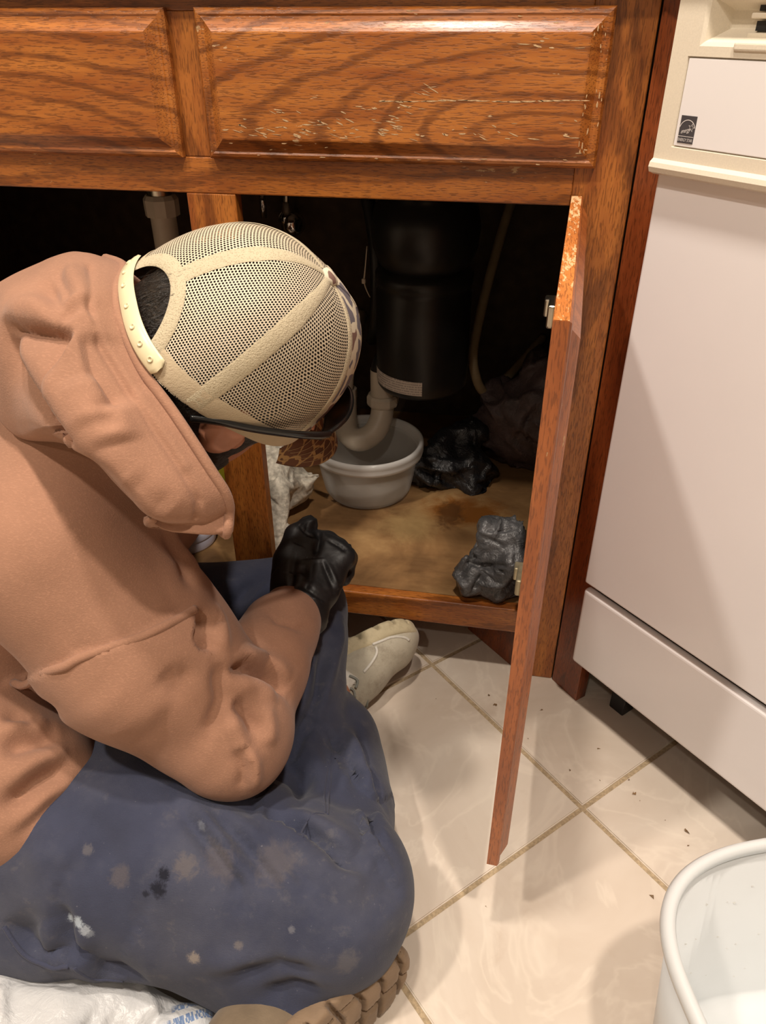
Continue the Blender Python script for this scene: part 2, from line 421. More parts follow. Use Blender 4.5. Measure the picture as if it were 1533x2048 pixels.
for i in range(-14, 15):
    for j in range(-14, 15):
        c = T0+np.array([S2, -S2])*PITCH_T*(i+.5)+np.array([S2, S2])*PITCH_T*(j+.5)
        if not (RX0+.225 < c[0] < RX1-.225 and RY0+.225 < c[1] < .36): continue
        o = bpy.data.objects.new('tile', tm); C.objects.link(o); o.parent = floor
        o.location = (c[0], c[1], rng.uniform(-.0003, .0003)); o.rotation_euler = (0, 0, -math.pi/4+math.pi/2*rng.integers(4))

# recessed ceiling lamps, the last one added for low light into the cabinet
WHITEP = plain('white_trim_plastic', (.85, .84, .82), .4, var=.01)
def lamp_mat():
    b = NB('lamp_lens'); return b.done(b.n('ShaderNodeEmission', Color=(1, .84, .64, 1), Strength=6.0))
LENS = lamp_mat()
for k, ((lx, ly), pw) in enumerate(LIGHTS):
    t = thing('recessed_light', ['round recessed ceiling lamp left of the photographer', 'round recessed ceiling lamp right of the photographer', 'round recessed ceiling lamp above the open cabinet door', 'added ceiling lamp behind the photographer, lighting the cabinet floor'][k], 'ceiling light', (lx, ly, CEIL), group='recessed ceiling lamps')
    lathe('trim_ring', [(.062, -.012), (.066, -.016), (.092, -.006), (.094, -.0005)], WHITEP, t, (lx, ly, CEIL), 40)
    lathe('lens', [(.0005, -.008), (.04, -.010), (.062, -.011)], LENS, t, (lx, ly, CEIL), 40)
    ld = bpy.data.lights.new('bulb', 'AREA'); ld.shape = 'DISK'; ld.size = .11; ld.energy = pw; ld.color = LCOL
    lo = bpy.data.objects.new('bulb', ld); C.objects.link(lo); lo.parent = t; lo.location = (0, 0, -.02)

# ================================================================== SINK CABINET
OAKX = wood('oak_horizontal', 'X', 0.3, wear=.55)
OAKZ = wood('oak_vertical', 'Z', 1.7, wear=.35, ringf=120, centre=(.2, .4))
OAKZ2 = wood('oak_vertical_stile', 'Z', 4.1, wear=.35, ringf=90, centre=(.6, .5))
DRW1 = wood('oak_drawer_worn', 'X', 2.2, wear=.78, centre=(.02, .745), ringf=360)
DRW2 = wood('oak_drawer', 'X', 5.4, wear=.45, centre=(-.62, .70), ringf=330)
DOORM = wood('oak_door', 'Z', 7.7, light=(.44, .13, .03), dark=(.24, .058, .012), wear=.55, rings=False, rough=.4, pores=.8)
DOORTOP = wood('oak_end_grain_worn', 'Y', 3.3, light=(.62, .22, .05), dark=(.42, .12, .02), wear=1.35, rings=False, rough=.5, wearcol=(.72, .5, .26))
FILLM = wood('oak_filler_red', 'Z', 9.3, light=(.30, .075, .020), dark=(.17, .036, .010), wear=.30, ringf=70, centre=(.4, .2))
SHADE_LIN = plain('shade_dark_lining', (.055, .034, .02), .8, bump=.1, bscale=40, var=.3)  # near-black base colour paints in the shade inside the cabinet
YB = .62
Zt, Zr, Zo, Zd0, Zd1 = .083, .125, .678, .716, .853          # rail bottom, rail top, opening top, drawer bottom / top
XL, XS0, XS1, XR0, XR1 = -.752, -.384, -.326, .041, .101
cab = thing('sink_cabinet', 'worn orange oak sink base cabinet with one door swung open', 'cabinet', (-.35, .3, 0))
FT = .019
box('stile', XR0, XR1-.0012, 0, FT, 0.0005, .874, OAKZ, cab, .0012)
box('stile', XS0, XS1, 0, FT, Zr, Zo, OAKZ2, cab, .0012)
box('stile', XS0, XS1, 0, FT, Zo+.038, .850, OAKZ2, cab, .0012)
box('stile', XL-.058, XL, 0, FT, 0.0005, .874, OAKZ, cab, .0012)
box('rail', XL, XR0, 0, FT, Zo, Zo+.038, OAKX, cab, .0015)
box('rail', XL, XR0, 0, FT, .850, .874, OAKX, cab, .0015)
box('rail', XL, XR0, 0, FT, Zt, Zr, OAKX, cab, .002)
prof = [(0, 0), (0, .0075), (.0025, .0105), (.0055, .0115), (.0075, .0105), (.010, .0112), (.017, .0165), (.020, .0185), (.0215, .0188)]
def drawer(x0, x1, mat):
    return rect_profile('drawer_front', prof, mat, cab, (x0, -.0004, Zd0), (1, 0, 0), (0, 0, 1), (0, -1, 0), x1-x0, Zd1-Zd0)
tag(drawer(-.347, .0605, DRW1), 'false drawer front with pale scuffs and a long crack')
tag(drawer(-.787, -.3785, DRW2), 'false drawer front with less wear')
# the long pale crack in the worn drawer front and its chipped finish
CHIP = plain('bare_wood_chip', (.50, .33, .175), .8, bump=.3, bscale=400, var=.2)
def flake(parent, x, z, y, L, H, ang, seed):
    r_ = np.random.default_rng(seed); n = 9; V = [(0, 0)]
    for k in range(n):
        a = 2*math.pi*k/n; V.append((math.cos(a)*L*r_.uniform(.55, 1), math.sin(a)*H*r_.uniform(.4, 1)))
    ca, sa = math.cos(ang), math.sin(ang)
    P = [(x+a*ca-b_*sa, y, z+a*sa+b_*ca) for a, b_ in V]
    return P, [(0, k+1, (k+1) % n+1) for k in range(n)]
V = []; F = []
def addf(P, f):
    o_ = len(V); V.extend(P); F.extend([tuple(i+o_ for i in q) for q in f])
yf = -.0194
x = -.155
while x < .045:
    L = rng.uniform(.004, .012); addf(*flake(None, x, .7745+.0006*math.sin(x*60)+(x+.155)*.012, yf, L, rng.uniform(.0005, .0011), rng.uniform(-.05, .05), int(rng.integers(1e6)))); x += L*1.2
def pyx(px, py): 
    d = at(px, py, 1.0)-CAM; p = CAM+d*((yf-CAM[1])/d[1]); return p[0], p[2]
for (px, py, n_, sp) in ((480, 262, 10, 26), (560, 268, 8, 30), (650, 250, 10, 30), (700, 275, 8, 20), (790, 260, 10, 22), (800, 240, 6, 14), (560, 225, 5, 20), (860, 185, 6, 20), (820, 210, 5, 14), (1080, 90, 5, 14), (1150, 270, 6, 18), (900, 290, 10, 60), (1030, 285, 8, 60), (730, 215, 4, 16), (1170, 100, 3, 10), (690, 240, 8, 40), (620, 265, 8, 40), (860, 270, 8, 50), (980, 270, 6, 60), (1130, 240, 5, 30)):
    for _ in range(n_):
        X_, Z_ = pyx(px+rng.normal()*sp, py+rng.normal()*sp*.35)
        if -.322 < X_ < .036 and .74 < Z_ < .83: addf(*flake(None, X_, Z_, yf, rng.uniform(.002, .0075), rng.uniform(.0003, .0011), rng.uniform(-.5, .15), int(rng.integers(1e6))))
for k in range(62):                 # worn spots along the moulded edges
    q = rng.random()
    if q < .35: X_, Z_, A_ = rng.uniform(-.335, .05), Zd1-rng.uniform(.003, .02), 0
    elif q < .75: X_, Z_, A_ = .0605-rng.uniform(.002, .02), rng.uniform(Zd0+.01, Zd1-.01), math.pi/2
    else: X_, Z_, A_ = rng.uniform(-.34, .055), Zd0+rng.uniform(.002, .02), 0
    ins_ = min(X_+.347, .0605-X_, Z_-Zd0, Zd1-Z_); hh = float(np.interp(ins_, [0, .0025, .0055, .010, .017, .0215], [.0080, .0105, .0117, .0114, .0167, .0190]))
    nz = 1 if q < .35 else (-1 if q >= .75 else 0)
    Ls = rng.uniform(.0008, .0045); P_, f_ = flake(None, X_, Z_, -hh-.0007, Ls, min(.0008, Ls*.25), A_+rng.uniform(-.15, .15), int(rng.integers(1e6)))
    addf(P_, f_)
o = mesh('finish_chips', V, F, CHIP, cab, smooth=False); o['kind'] = 'stuff'
def stained():
    b = NB('stained_cabinet_floor'); o = b.obj()
    n1 = b.noise(o, 7, 5, .6, .6); n2 = b.noise(o, 30, 5, .7); n3 = b.noise(b.map(o, scale=(3, 20, 3)), 6, 4)
    c = b.ramp(n1, [(.34, (.10, .046, .017)), (.5, (.21, .108, .042)), (.64, (.36, .215, .09))])
    c = b.mix(b.math('MULTIPLY', b.ramp(n2, [(.55, 0.0), (.75, 1.0)]), .45), c, (.16, .08, .032))
    c = b.mix(b.math('MULTIPLY', n3, .25), c, (.40, .25, .11))
    rust = b.spot((-.060, .250, .125), .055, .5, (.7, 1, 1), 1.4); c = b.mix(b.math('MULTIPLY', rust, .9), c, (.21, .066, .006))
    rust2 = b.spot((-.085, .235, .125), .030, .5, (1, .6, 1), 1.4); c = b.mix(b.math('MULTIPLY', rust2, .85), c, (.07, .028, .008))
    pale = b.spot((-.15, .19, .125), .055, .7); c = b.mix(b.math('MULTIPLY', pale, .45), c, (.42, .29, .12))
    return b.done(b.bsdf(Base_Color=c, Roughness=.45, Normal=b.bump(n2, .2, .001)))
# deck of the cabinet: a wide five-sided corner box
def prism(name, poly, z0, z1, mat, parent):
    bm = bmesh.new(); lo = [bm.verts.new((x, y, z0)) for x, y in poly]; hi = [bm.verts.new((x, y, z1)) for x, y in poly]; n = len(poly)
    bm.faces.new(lo[::-1]); bm.faces.new(hi)
    for i in range(n): bm.faces.new((lo[i], lo[(i+1) % n], hi[(i+1) % n], hi[i]))
    return from_bm(name, bm, mat, parent)
prism('floor_panel', [(-.80, FT), (.095, FT), (.35, .28), (.35, YB), (-1.05, YB), (-1.05, .28)], .106, .1245, stained(), cab)
box('back_panel', -1.06, .36, YB, YB+.012, .1, .874, SHADE_LIN, cab, 0)
def slab(name, a, b_, z0, z1, th, mat, parent):
    a = np.array(a); b_ = np.array(b_); d = (b_-a)/np.linalg.norm(b_-a); n = np.array([-d[1], d[0]])*th
    return prism(name, [a, b_, b_+n, a+n], z0, z1, mat, parent)
slab('side_panel', (.095, .0195), (.35, .275), .1, .874, -.012, SHADE_LIN, cab)
slab('side_panel', (.35, .28), (.35, .62), .1, .874, -.012, SHADE_LIN, cab)
slab('side_panel', (-.80, .0195), (-1.05, .275), .1, .874, .012, SHADE_LIN, cab)
slab('side_panel', (-1.05, .28), (-1.05, .62), .1, .874, .012, SHADE_LIN, cab)
slab('toe_kick', (-.80, .095), (-.035, .095), .0005, .104, .014, FILLM, cab)
slab('toe_kick', (-.035, .09), (.040, .0155), .0005, .083, .012, FILLM, cab)
# door, swung a little past square to the face, hinged on the wide stile
HNG = np.array([.0505, -.0015]); DA = math.radians(-93.0)
dd = np.array([math.cos(DA), math.sin(DA)]); dn = np.array([-dd[1], dd[0]])      # dd: out from the hinge; dn: towards the dishwasher (outer face)
DW_, DZ0, DZ1 = .392, .112, .6885
door = rect_profile('door', [(0, 0), (0, .0105), (.0015, .012), (.004, .0125), (.0055, .0118), (.0075, .0125), (.0145, .0175), (.0165, .0187), (.06, .019)], DOORM, cab,
                    (*(HNG-dn*.0095), DZ0), (*dd, 0), (0, 0, 1), (*dn, 0), DW_, DZ1-DZ0)
tag(door, 'oak cabinet door seen almost edge-on, varnish worn off its top edge')
tp = np.array([*(HNG-dn*.0092), DZ1+.0002])
mesh('worn_top_edge', [tp+np.array([*dd, 0])*a+np.array([*dn, 0])*c for a, c in ((.001, 0), (DW_-.001, 0), (DW_-.001, .0100), (.001, .0100))], [(0, 1, 2, 3)], DOORTOP, door, False)
STEEL = plain('hinge_steel', (.62, .57, .47), .28, 1.0, var=.1)
STEEL2 = plain('hinge_nickel_worn', (.70, .62, .42), .42, .7, var=.15)
for hz, m_ in ((.575, STEEL), (.205, STEEL2)):
    h = HNG-dn*.0096
    bm = bmesh.new()
    bm_box(bm, .028, .068, 0, .0014, -.030, .030, .0005); bm_box(bm, .012, .050, .001, .010, -.013, .013, .003, 3); bm_box(bm, .002, .020, .0, .0145, -.010, .010, .002, 2)
    M = Matrix(((dd[0], -dn[0], 0, h[0]), (dd[1], -dn[1], 0, h[1]), (0, 0, 1, hz), (0, 0, 0, 1)))
    bmesh.ops.transform(bm, matrix=M, verts=bm.verts); from_bm('hinge', bm, m_, door)

# worktop above the frame of the picture (its overhang shades the top of the cabinet)
TOPM = plain('worktop_laminate', (.30, .26, .21), .35, bscale=200, var=.4)
pa, pb = DE(.118, .03)[:2], DE(.85, .03)[:2]
worktop = tag(prism('worktop', [(-.83, -.024), (.085, -.024), tuple(DE(.11, .028)[:2]), tuple(DE(.78, .028)[:2]), tuple(DE(.78, .70)[:2]), (.75, .95), (-1.4, .95), (-1.25, .395)], .8765, .914, TOPM, None), 'speckled brown laminate worktop over sink cabinet and dishwasher', 'worktop')
# angled filler next to the dishwasher
fil = struct(slab('trim_1', DE(.0728, .0705)[:2], DE(.1235, .0675)[:2], .0005, .874, .018, FILLM, None), 'dark red oak filler strip between sink cabinet and dishwasher', 'trim')

# ================================================================== DISHWASHER
DWW = plain('dishwasher_enamel', (.83, .805, .805), .32, bscale=9, var=.015, Coat_Weight=.3)
DWC = plain('dishwasher_cream_plastic', (.76, .69, .56), .45, bump=.05, bscale=700, var=.04)
DWI = plain('dishwasher_panel_insert', (.83, .805, .805), .38, bscale=12, var=.01)
BLK = plain('black_plastic', (.012, .012, .013), .5, var=.2)
GREYB = plain('dishwasher_tub_grey', (.16, .14, .12), .6)
D0, E0 = .42, .33
dwo = DE(D0, E0)
dw = thing('dishwasher', 'white built-in dishwasher with cream control panel and kick plate', 'dishwasher', tuple(dwo), -math.pi/4)
def L(d0, d1, e0, e1, z0, z1): return (d0-D0, d1-D0, e0-E0, e1-E0, z0, z1)
DL, DR, EF = .1175, .7175, .046
def dbox(name, d0, d1, e0, e1, z0, z1, mat, bevel=.002, seg=2, parent=None): return box(name, *L(d0, d1, e0, e1, z0, z1), mat, parent or dw, bevel, seg, local=True)
dbox('tub', DL+.012, DR-.012, .072, .64, .0955, .868, GREYB, .003)
dbox('door_panel', DL, DR, EF, .071, .228, .7345, DWW, .003, 3)
kp = dbox('kick_panel', DL-.001, DR, EF+.002, EF+.016, .088, .2165, DWW, .0055, 4)
dbox('kick_rail', DL+.004, DR-.01, .071, .085, .10, .24, plain('dark_brown_gap', (.05, .035, .025), .8), 0)
dbox('foot', DL+.04, DL+.065, .10, .125, .0, .0955, BLK, .002); dbox('foot', DR-.065, DR-.04, .10, .125, .0, .0955, BLK, .002)
# control panel: cream frame, recessed handle pocket with vents, flat insert
ZC0, ZC1 = .7345, .868
def dloop(name, outer, inner, e_out, e_in, mat, parent=dw):
    V = []; 
    for (d0, d1, z0, z1), e in ((outer, e_out), (inner, e_in)):
        V += [(d0-D0, e-E0, z0), (d1-D0, e-E0, z0), (d1-D0, e-E0, z1), (d0-D0, e-E0, z1)]
    return V
cp = bmesh.new()
a0, a1 = DL-.0005, DR
ins = (a0+.0175, a1-.02, ZC0+.011, ZC0+.082); poc = (a0+.027, a1-.03, ZC0+.0895, ZC1-.006)
xs = [a0, ins[0], poc[0], poc[1], ins[1], a1]; zs = [ZC0, ins[2], ins[3], poc[2], poc[3], ZC1]
EP = EF-.010
g = {}
def vv(i, j):
    if (i, j) not in g: g[i, j] = cp.verts.new((xs[i]-D0, EP-E0, zs[j]))
    return g[i, j]
for i in range(5):
    for j in range(5):
        if 1 <= i <= 3 and j == 1: continue
        if i == 2 and j == 3: continue
        cp.faces.new((vv(i, j), vv(i+1, j), vv(i+1, j+1), vv(i, j+1)))
# outer sides with a rounded lower lip
bd = [(0, j) for j in range(6)], [(5, j) for j in range(6)], [(i, 5) for i in range(6)]
def ext(keys, offs):
    prev = [vv(*k) for k in keys]
    for (de, dz) in offs:
        cur = [cp.verts.new((v.co.x, EP-E0+de, v.co.z+dz if dz is not None else v.co.z)) for v in prev] if False else [cp.verts.new((xs[k[0]]-D0, EP-E0+de, zs[k[1]]+dz)) for k in keys]
        for q in range(len(prev)-1): cp.faces.new((prev[q], prev[q+1], cur[q+1], cur[q]))
        prev = cur
for ks in bd: ext(ks, [(.004, 0), (.034, 0)])
ext([(i, 0) for i in range(6)], [(-.004, -.003), (-.005, -.007), (-.003, -.0115), (.004, -.014), (.012, -.013)])
frame = from_bm('control_panel_frame', cp, DWC, dw, local=True)
def inset_rect(name, R, e0, prof_, mat, parent):
    V = []; F = []
    for i, h in prof_:
        V += [(R[0]+i-D0, e0+h-E0, R[2]+i), (R[1]-i-D0, e0+h-E0, R[2]+i), (R[1]-i-D0, e0+h-E0, R[3]-i), (R[0]+i-D0, e0+h-E0, R[3]-i)]
    for k in range(len(prof_)-1):
        for j in range(4): F.append((k*4+j, k*4+(j+1) % 4, k*4+4+(j+1) % 4, k*4+4+j))
    F.append(tuple(len(V)-4+j for j in range(4)))
    return mesh(name, V, F, mat, parent, False, True)
inset_rect('panel_seat', ins, EP, [(0, 0), (.001, .003), (.002, .003)], DWC, dw)
dbox('panel_insert', ins[0]+.0014, ins[1]-.0014, EP+.0005, EP+.0026, ins[2]+.0014, ins[3]-.0014, DWI, .0006)
inset_rect('handle_pocket', poc, EP, [(0, 0), (.003, .002), (.012, .020), (.013, .021)], DWC, dw)
for q in range(2):
    dbox('vent_slot', a0+.066, a1-.08, EP+.0145, EP+.0225, ZC0+.101+q*.0135-.0004, ZC0+.1075+q*.0135, BLK, .0004)
    dbox('vent_slat', a0+.063, a1-.078, EP+.0095, EP+.022, ZC0+.0955+q*.0135, ZC0+.0995+q*.0135, DWC, .001)
dbox('handle_lip', a0+.060, a1-.075, EP-.002, EP+.018, ZC0+.0865, ZC0+.0935, DWC, .002, 3)
# energy label printed on the insert
LABD = plain('label_print_grey', (.055, .05, .055), .6); LABW = plain('label_print_white', (.72, .68, .66), .6)
lx0, lx1, lz0, lz1 = ins[0]+.0052, ins[0]+.0212, ins[2]+.0044, ins[2]+.0262
elab = dbox('energy_label', lx0, lx1, EP-.0000, EP+.0006, lz0, lz1, LABD, 0); tag(elab, 'small dark square energy rating mark printed in grey')
def lab(V2, F2, name):
    return mesh(name, [(x-D0, EP-.0002-E0, z) for x, z in V2], F2, LABW, dw, False, True)
lc = ((lx0+lx1)/2, lz0+.0105); V2 = []; F2 = []
for k in range(17):
    a = math.radians(15+150*k/16)
    for r_ in (.0077, .0083): V2.append((lc[0]+r_*math.cos(a), lc[1]+r_*math.sin(a)))
F2 = [(2*k, 2*k+1, 2*k+3, 2*k+2) for k in range(16)]
o_ = len(V2); V2 += [(lx0, lz0+.0052), (lx1, lz0+.0052), (lx1, lz0+.0056), (lx0, lz0+.0056)]; F2.append((o_, o_+1, o_+2, o_+3))
st = (lc[0]+.0042, lc[1]+.0022); o_ = len(V2)
for k in range(10):
    a = math.radians(90+36*k-12); r_ = .0036 if k % 2 == 0 else .0015
    V2.append((st[0]+r_*math.cos(a), st[1]+r_*math.sin(a)))
for k in range(10):
    r2 = .86; V2.append((st[0]+(V2[o_+k][0]-st[0])*.80, st[1]+(V2[o_+k][1]-st[1])*.80))
F2 += [(o_+k, o_+(k+1) % 10, o_+10+(k+1) % 10, o_+10+k) for k in range(10)]
l2 = lab(V2, F2, 'label_emblem')
Mdw = Matrix.Translation(Vector(dwo)) @ Matrix.Rotation(-math.pi/4, 4, 'Z')
def labtext(name, s, size, d, z, mat, shear=0.0, sx=1.0, bold=0):
    M = Mdw @ Matrix.Translation((d-D0, EP-.0003-E0, z)) @ Matrix.Rotation(math.pi/2, 4, 'X') @ Matrix.Shear('XZ', 4, (0, 0)) @ Matrix.Scale(sx, 4, (1, 0, 0))
    if shear: M = M @ Matrix(((1, shear, 0, 0), (.16, 1, 0, 0), (0, 0, 1, 0), (0, 0, 0, 1)))
    return text_mesh(name, s, size, mat, dw, M)
labtext('label_lettering', 'ENERGY STAR', .0036, lc[0], lz0+.0014, LABW, sx=.66)
labtext('label_script', 'energy', .0056, lc[0]-.0012, lz0+.0085, LABW, shear=.45, sx=.62)

# ================================================================== UNDER THE SINK
ZF = .1248
PVC = plain('pvc_white', (.62, .54, .43), .42, bscale=30, var=.08)
trap = thing('drain_trap', 'off-white plastic drain trap curving over the clear bowl', 'drain pipe', (-.245, .33, ZF))
TT = 1.365
tube('u_bend', [at(766, 805, TT), at(763, 835, TT), at(748, 865, TT), at(720, 880, TT), at(698, 868, TT+.015), at(692, 840, TT+.03), at(692, 790, TT+.04)], .0205, PVC, trap, 40, 20)
nt = at(766, 808, TT)
lathe('slip_nut', [(.0215, 0), (.027, 0), (.0285, .004), (.0285, .016), (.025, .020), (.0215, .020)], PVC, trap, nt, 10, smooth=False)
lathe('tailpiece', [(.0215, 0), (.0215, .055)], PVC, trap, nt+np.array([0, 0, .012]), 24)
rt = at(692, 800, TT+.04)
tube('riser', [rt+np.array([0, 0, -.03]), rt+np.array([0, 0, .02]), rt+np.array([0, .02, .06]), (rt[0]-.01, rt[1]+.10, rt[2]+.075), (rt[0]-.02, YB-.002, rt[2]+.08)], .0145, PVC, trap, 30, 16)
lathe('slip_nut', [(.016, 0), (.021, 0), (.021, .018), (.016, .018)], PVC, trap, rt+np.array([0, 0, .005]), 10, smooth=False)
DBLK = plain('disposer_black', (.016, .015, .014), .38, bscale=30, var=.2)
disp = thing('garbage_disposer', 'black cylindrical garbage disposer hanging under the sink', 'garbage disposer', (-.157, .36, .31))
DC = (-.157, .365, 0)
lathe('motor_housing', [(.0, .302), (.055, .302), (.072, .306), (.077, .313), (.078, .33), (.078, .47), (.0765, .473), (.0765, .483), (.079, .487), (.079, .50), (.070, .505), (.066, .508)], DBLK, disp, DC, 56)
lathe('grind_chamber', [(.066, .508), (.073, .515), (.083, .54), (.086, .57), (.080, .60), (.060, .615), (.050, .62)], DBLK, disp, DC, 56)
lathe('mount_ring', [(.05, .62), (.062, .622), (.064, .64), (.055, .645), (.05, .70), (.05, .80)], STEEL, disp, DC, 40)
tube('discharge_elbow', [(-.16, .38, nt[2]+.10), (nt[0]+.02, nt[1]+.01, nt[2]+.09), (nt[0]+.002, nt[1], nt[2]+.075), (nt[0], nt[1], nt[2]+.045)], .0205, DBLK, disp, 12, 16)
# label strip wrapped on the housing
V = []; F = []; nA = 16
for k in range(nA+1):
    a = math.radians(-166+84*k/nA)
    for z in (.318-.012*(1-k/nA)*0, .342): V.append((DC[0]+.0786*math.cos(a), DC[1]+.0786*math.sin(a), z+.012*(k-nA/2)/nA*-0.2))
F = [(2*k, 2*k+2, 2*k+3, 2*k+1) for k in range(nA)]
def lab_mat():
    b = NB('paper_label'); o = b.obj(); x, y, z = b.sep(o)
    rows = b.math('FRACT', b.math('MULTIPLY', z, 240.0)); row = b.ramp(rows, [(.45, 0.0), (.5, 1.0)], 'CONSTANT')
    wd = b.ramp(b.noise(b.comb(b.math('MULTIPLY', b.math('ADD', x, b.math('MULTIPLY', y, .6)), 420.0), b.math('FLOOR', b.math('MULTIPLY', z, 240.0)), 0.0), 1.0, 1), [(.42, 0.0), (.46, 1.0)])
    c = b.mix(b.math('MULTIPLY', b.math('MULTIPLY', row, wd), .6), (.72, .64, .56), (.28, .22, .19))
    return b.done(b.bsdf(Base_Color=c, Roughness=.7))
mesh('label', V, F, lab_mat(), disp, True)
tp_ = thing('drain_tailpiece', 'off-white vertical drain pipe with threaded nut in left compartment', 'drain pipe', (-.55, .29, ZF))
PX, PY = -.553, .285
lathe('pipe', [(.0195, .33), (.0195, .60), (.0185, .61)], PVC, tp_, (PX, PY, 0), 24)
lathe('slip_nut', [(.0195, .588), (.026, .588), (.0265, .60), (.0265, .612), (.022, .618), (.019, .618)], PVC, tp_, (PX, PY, 0), 10, smooth=False)
lathe('sink_flange', [(.019, .618), (.019, .68), (.04, .70), (.05, .71)], STEEL, tp_, (PX, PY, 0), 24)
tube('elbow', [(PX, PY, .335), (PX, PY, .30), (PX+.02, PY+.05, .275), (PX+.05, PY+.20, .27), (PX+.06, YB, .27)], .0195, PVC, tp_, 24, 16)
CHR = plain('chrome', (.75, .72, .70), .12, 1.0, var=.02)
va = thing('supply_valve', 'small chrome water supply valve at the back of the cabinet', 'valve', (-.42, .5, .53))
vp = at(575, 437, 1.42)
lathe('valve_body', [(0, -.03), (.011, -.03), (.012, -.01), (.016, -.006), (.017, .006), (.012, .012), (.009, .03), (0, .03)], CHR, va, vp, 20)
lathe('knob', [(0, 0), (.016, .0), (.021, .005), (.019, .013), (.008, .018), (0, .018)], CHR, va, vp+np.array([.014, -.012, -.006]), 16, axis=(.7, -.7, .1))
tube('stub', [vp, vp+np.array([.0, .04, 0]), (vp[0], YB, vp[2])], .008, CHR, va, 10, 10)
tube('braided_hose', [vp+np.array([0, 0, .025]), vp+np.array([.005, -.0, .07]), vp+np.array([.02, -.01, .14])], .006, STEEL, va, 12, 10)
lathe('stem', [(0, -.02), (.006, -.02), (.006, .03), (0, .03)], CHR, va, vp+np.array([-.045, .0, .02]), 12)
hose = tag(tube('drain_hose', [(-.02, .60, .62), (-.05, .52, .50), (-.074, .44, .36), (-.066, .42, .30), (-.045, .44, .262), (-.02, .49, .265), (.02, .56, .29), (.05, .618, .31)], .0085, plain('beige_hose', (.30, .22, .12), .6), None, 40, 12), 'thin beige hose hanging down behind the disposer', 'hose')
blk = tag(tube('dark_hose', [(-.30, .50, .68), (-.26, .45, .56), (-.245, .42, .48), (-.25, .43, .38), (-.27, .5, .33), (-.28, .62, .32)], .012, DBLK, None, 30, 12), 'black rubber hose left of the disposer', 'hose')
tie_p = at(728, 562, 1.24)
tie = thing('cable_tie', 'pale plastic cable tie on the black hose', 'cable tie', tuple(tie_p))
box('head', tie_p[0]-.003, tie_p[0]+.003, tie_p[1]-.003, tie_p[1]+.003, tie_p[2]-.004, tie_p[2]+.004, PVC, tie, .001)
tube('tail', [tie_p, tie_p+np.array([.003, -.002, .02]), tie_p+np.array([.006, 0, .055])], [.0016, .0008], PVC, tie, 8, 6)
tube('tail', [tie_p, tie_p+np.array([.004, -.002, -.012]), tie_p+np.array([.010, 0, -.026])], [.0014, .0008], PVC, tie, 8, 6)
# translucent food bowl under the trap
def clear_plastic(name, col, f=.45, rough=.25):
    b = NB(name); n = b.noise(b.obj(), 40, 3)
    a = b.bsdf(Base_Color=b.mix(n, col, tuple(c*.9 for c in col)), Roughness=rough, Subsurface_Weight=0.0)
    tr = b.n('ShaderNodeBsdfTranslucent', Color=(*col, 1))
    m1 = b.n('ShaderNodeMixShader', Fac=.35, i1=a, i2=tr)
    return b.done(b.n('ShaderNodeMixShader', Fac=f, i1=m1, i2=b.n('ShaderNodeBsdfTransparent', Color=(.95, .95, .95, 1))))
BOWL = clear_plastic('cloudy_clear_plastic', (.90, .89, .85), .52, .18)
RIMM = clear_plastic('cloudy_clear_rim', (.90, .89, .86), .12, .2)
BC = (-.240, .292, ZF)
bowl = thing('food_storage_bowl', 'cloudy clear plastic bowl standing on the cabinet floor under the trap', 'bowl', BC)
lathe('body', [(0, .0005), (.064, .0005), (.071, .003), (.077, .012), (.0835, .045), (.089, .083), (.0905, .088), (.0885, .088), (.0865, .082), (.081, .045), (.0745, .013), (.069, .005), (0, .004)], BOWL, bowl, BC, 64)
lathe('rim', [(.0895, .080), (.093, .0785), (.0965, .080), (.098, .086), (.0965, .092), (.0985, .095), (.0975, .101), (.094, .103), (.0905, .101), (.0895, .094), (.0885, .088)], RIMM, bowl, BC, 64, close=True)
# bags and cloths
def bag_mat(name, col, rough=.3, f=0.0, bs=1.0):
    b = NB(name); o = b.obj(); n = b.noise(o, 55, 5, .65, 1.2); n2 = b.noise(o, 160, 3, .6, .5)
    c = b.mix(b.ramp(n, [(.35, 0.0), (.7, 1.0)]), tuple(x*.7 for x in col), tuple(min(1, x*1.3) for x in col))
    nn = b.bump(b.math('ADD', n, b.math('MULTIPLY', n2, .4)), .55*bs, .006)
    sh = b.bsdf(Base_Color=c, Roughness=rough, Specular_IOR_Level=.6, Normal=nn)
    if f: sh = b.n('ShaderNodeMixShader', Fac=f, i1=sh, i2=b.n('ShaderNodeBsdfTransparent', Color=(*[.5+.5*x for x in col], 1)))
    return b.done(sh)
def blob(name, caps, mat, parent=None, h=.005, k=.02, cr=(.006, .05), seed=1, zmin=None, k2=None, smooth=2, fine=.22, cre=None):
    lo = np.min([np.minimum(a, b_)-max(r1, r2) for a, b_, r1, r2 in caps], 0)-.03; hi = np.max([np.maximum(a, b_)+max(r1, r2) for a, b_, r1, r2 in caps], 0)+.03
    f = Field(lo, hi, h)
    for a, b_, r1, r2 in caps: f.cap(a, b_, r1, r2, k, pad=.2)
    Vv, Q = f.net(1); N = vnormals(Vv, Q)
    Vv = wobble(Vv, N, cr[0]*.6, 60, seed); N = vnormals(Vv, Q)
    Vv = crumple(Vv, N, cr[0], cr[1], seed); 
    Vv = crumple(Vv, vnormals(Vv, Q), cr[0]*fine, cr[1]*.45, seed+5)
    for _ in range(smooth): Vv = relax(Vv, Q, .35)
    if cre: Vv = creases(Vv, Q, *cre, seed)
    if zmin is not None: Vv[:, 2] = np.where(Vv[:, 2] < zmin+.004, zmin+.0006+.15*np.maximum(Vv[:, 2]-zmin, 0), Vv[:, 2])
    return mesh(name, Vv, Q, mat, parent, True)
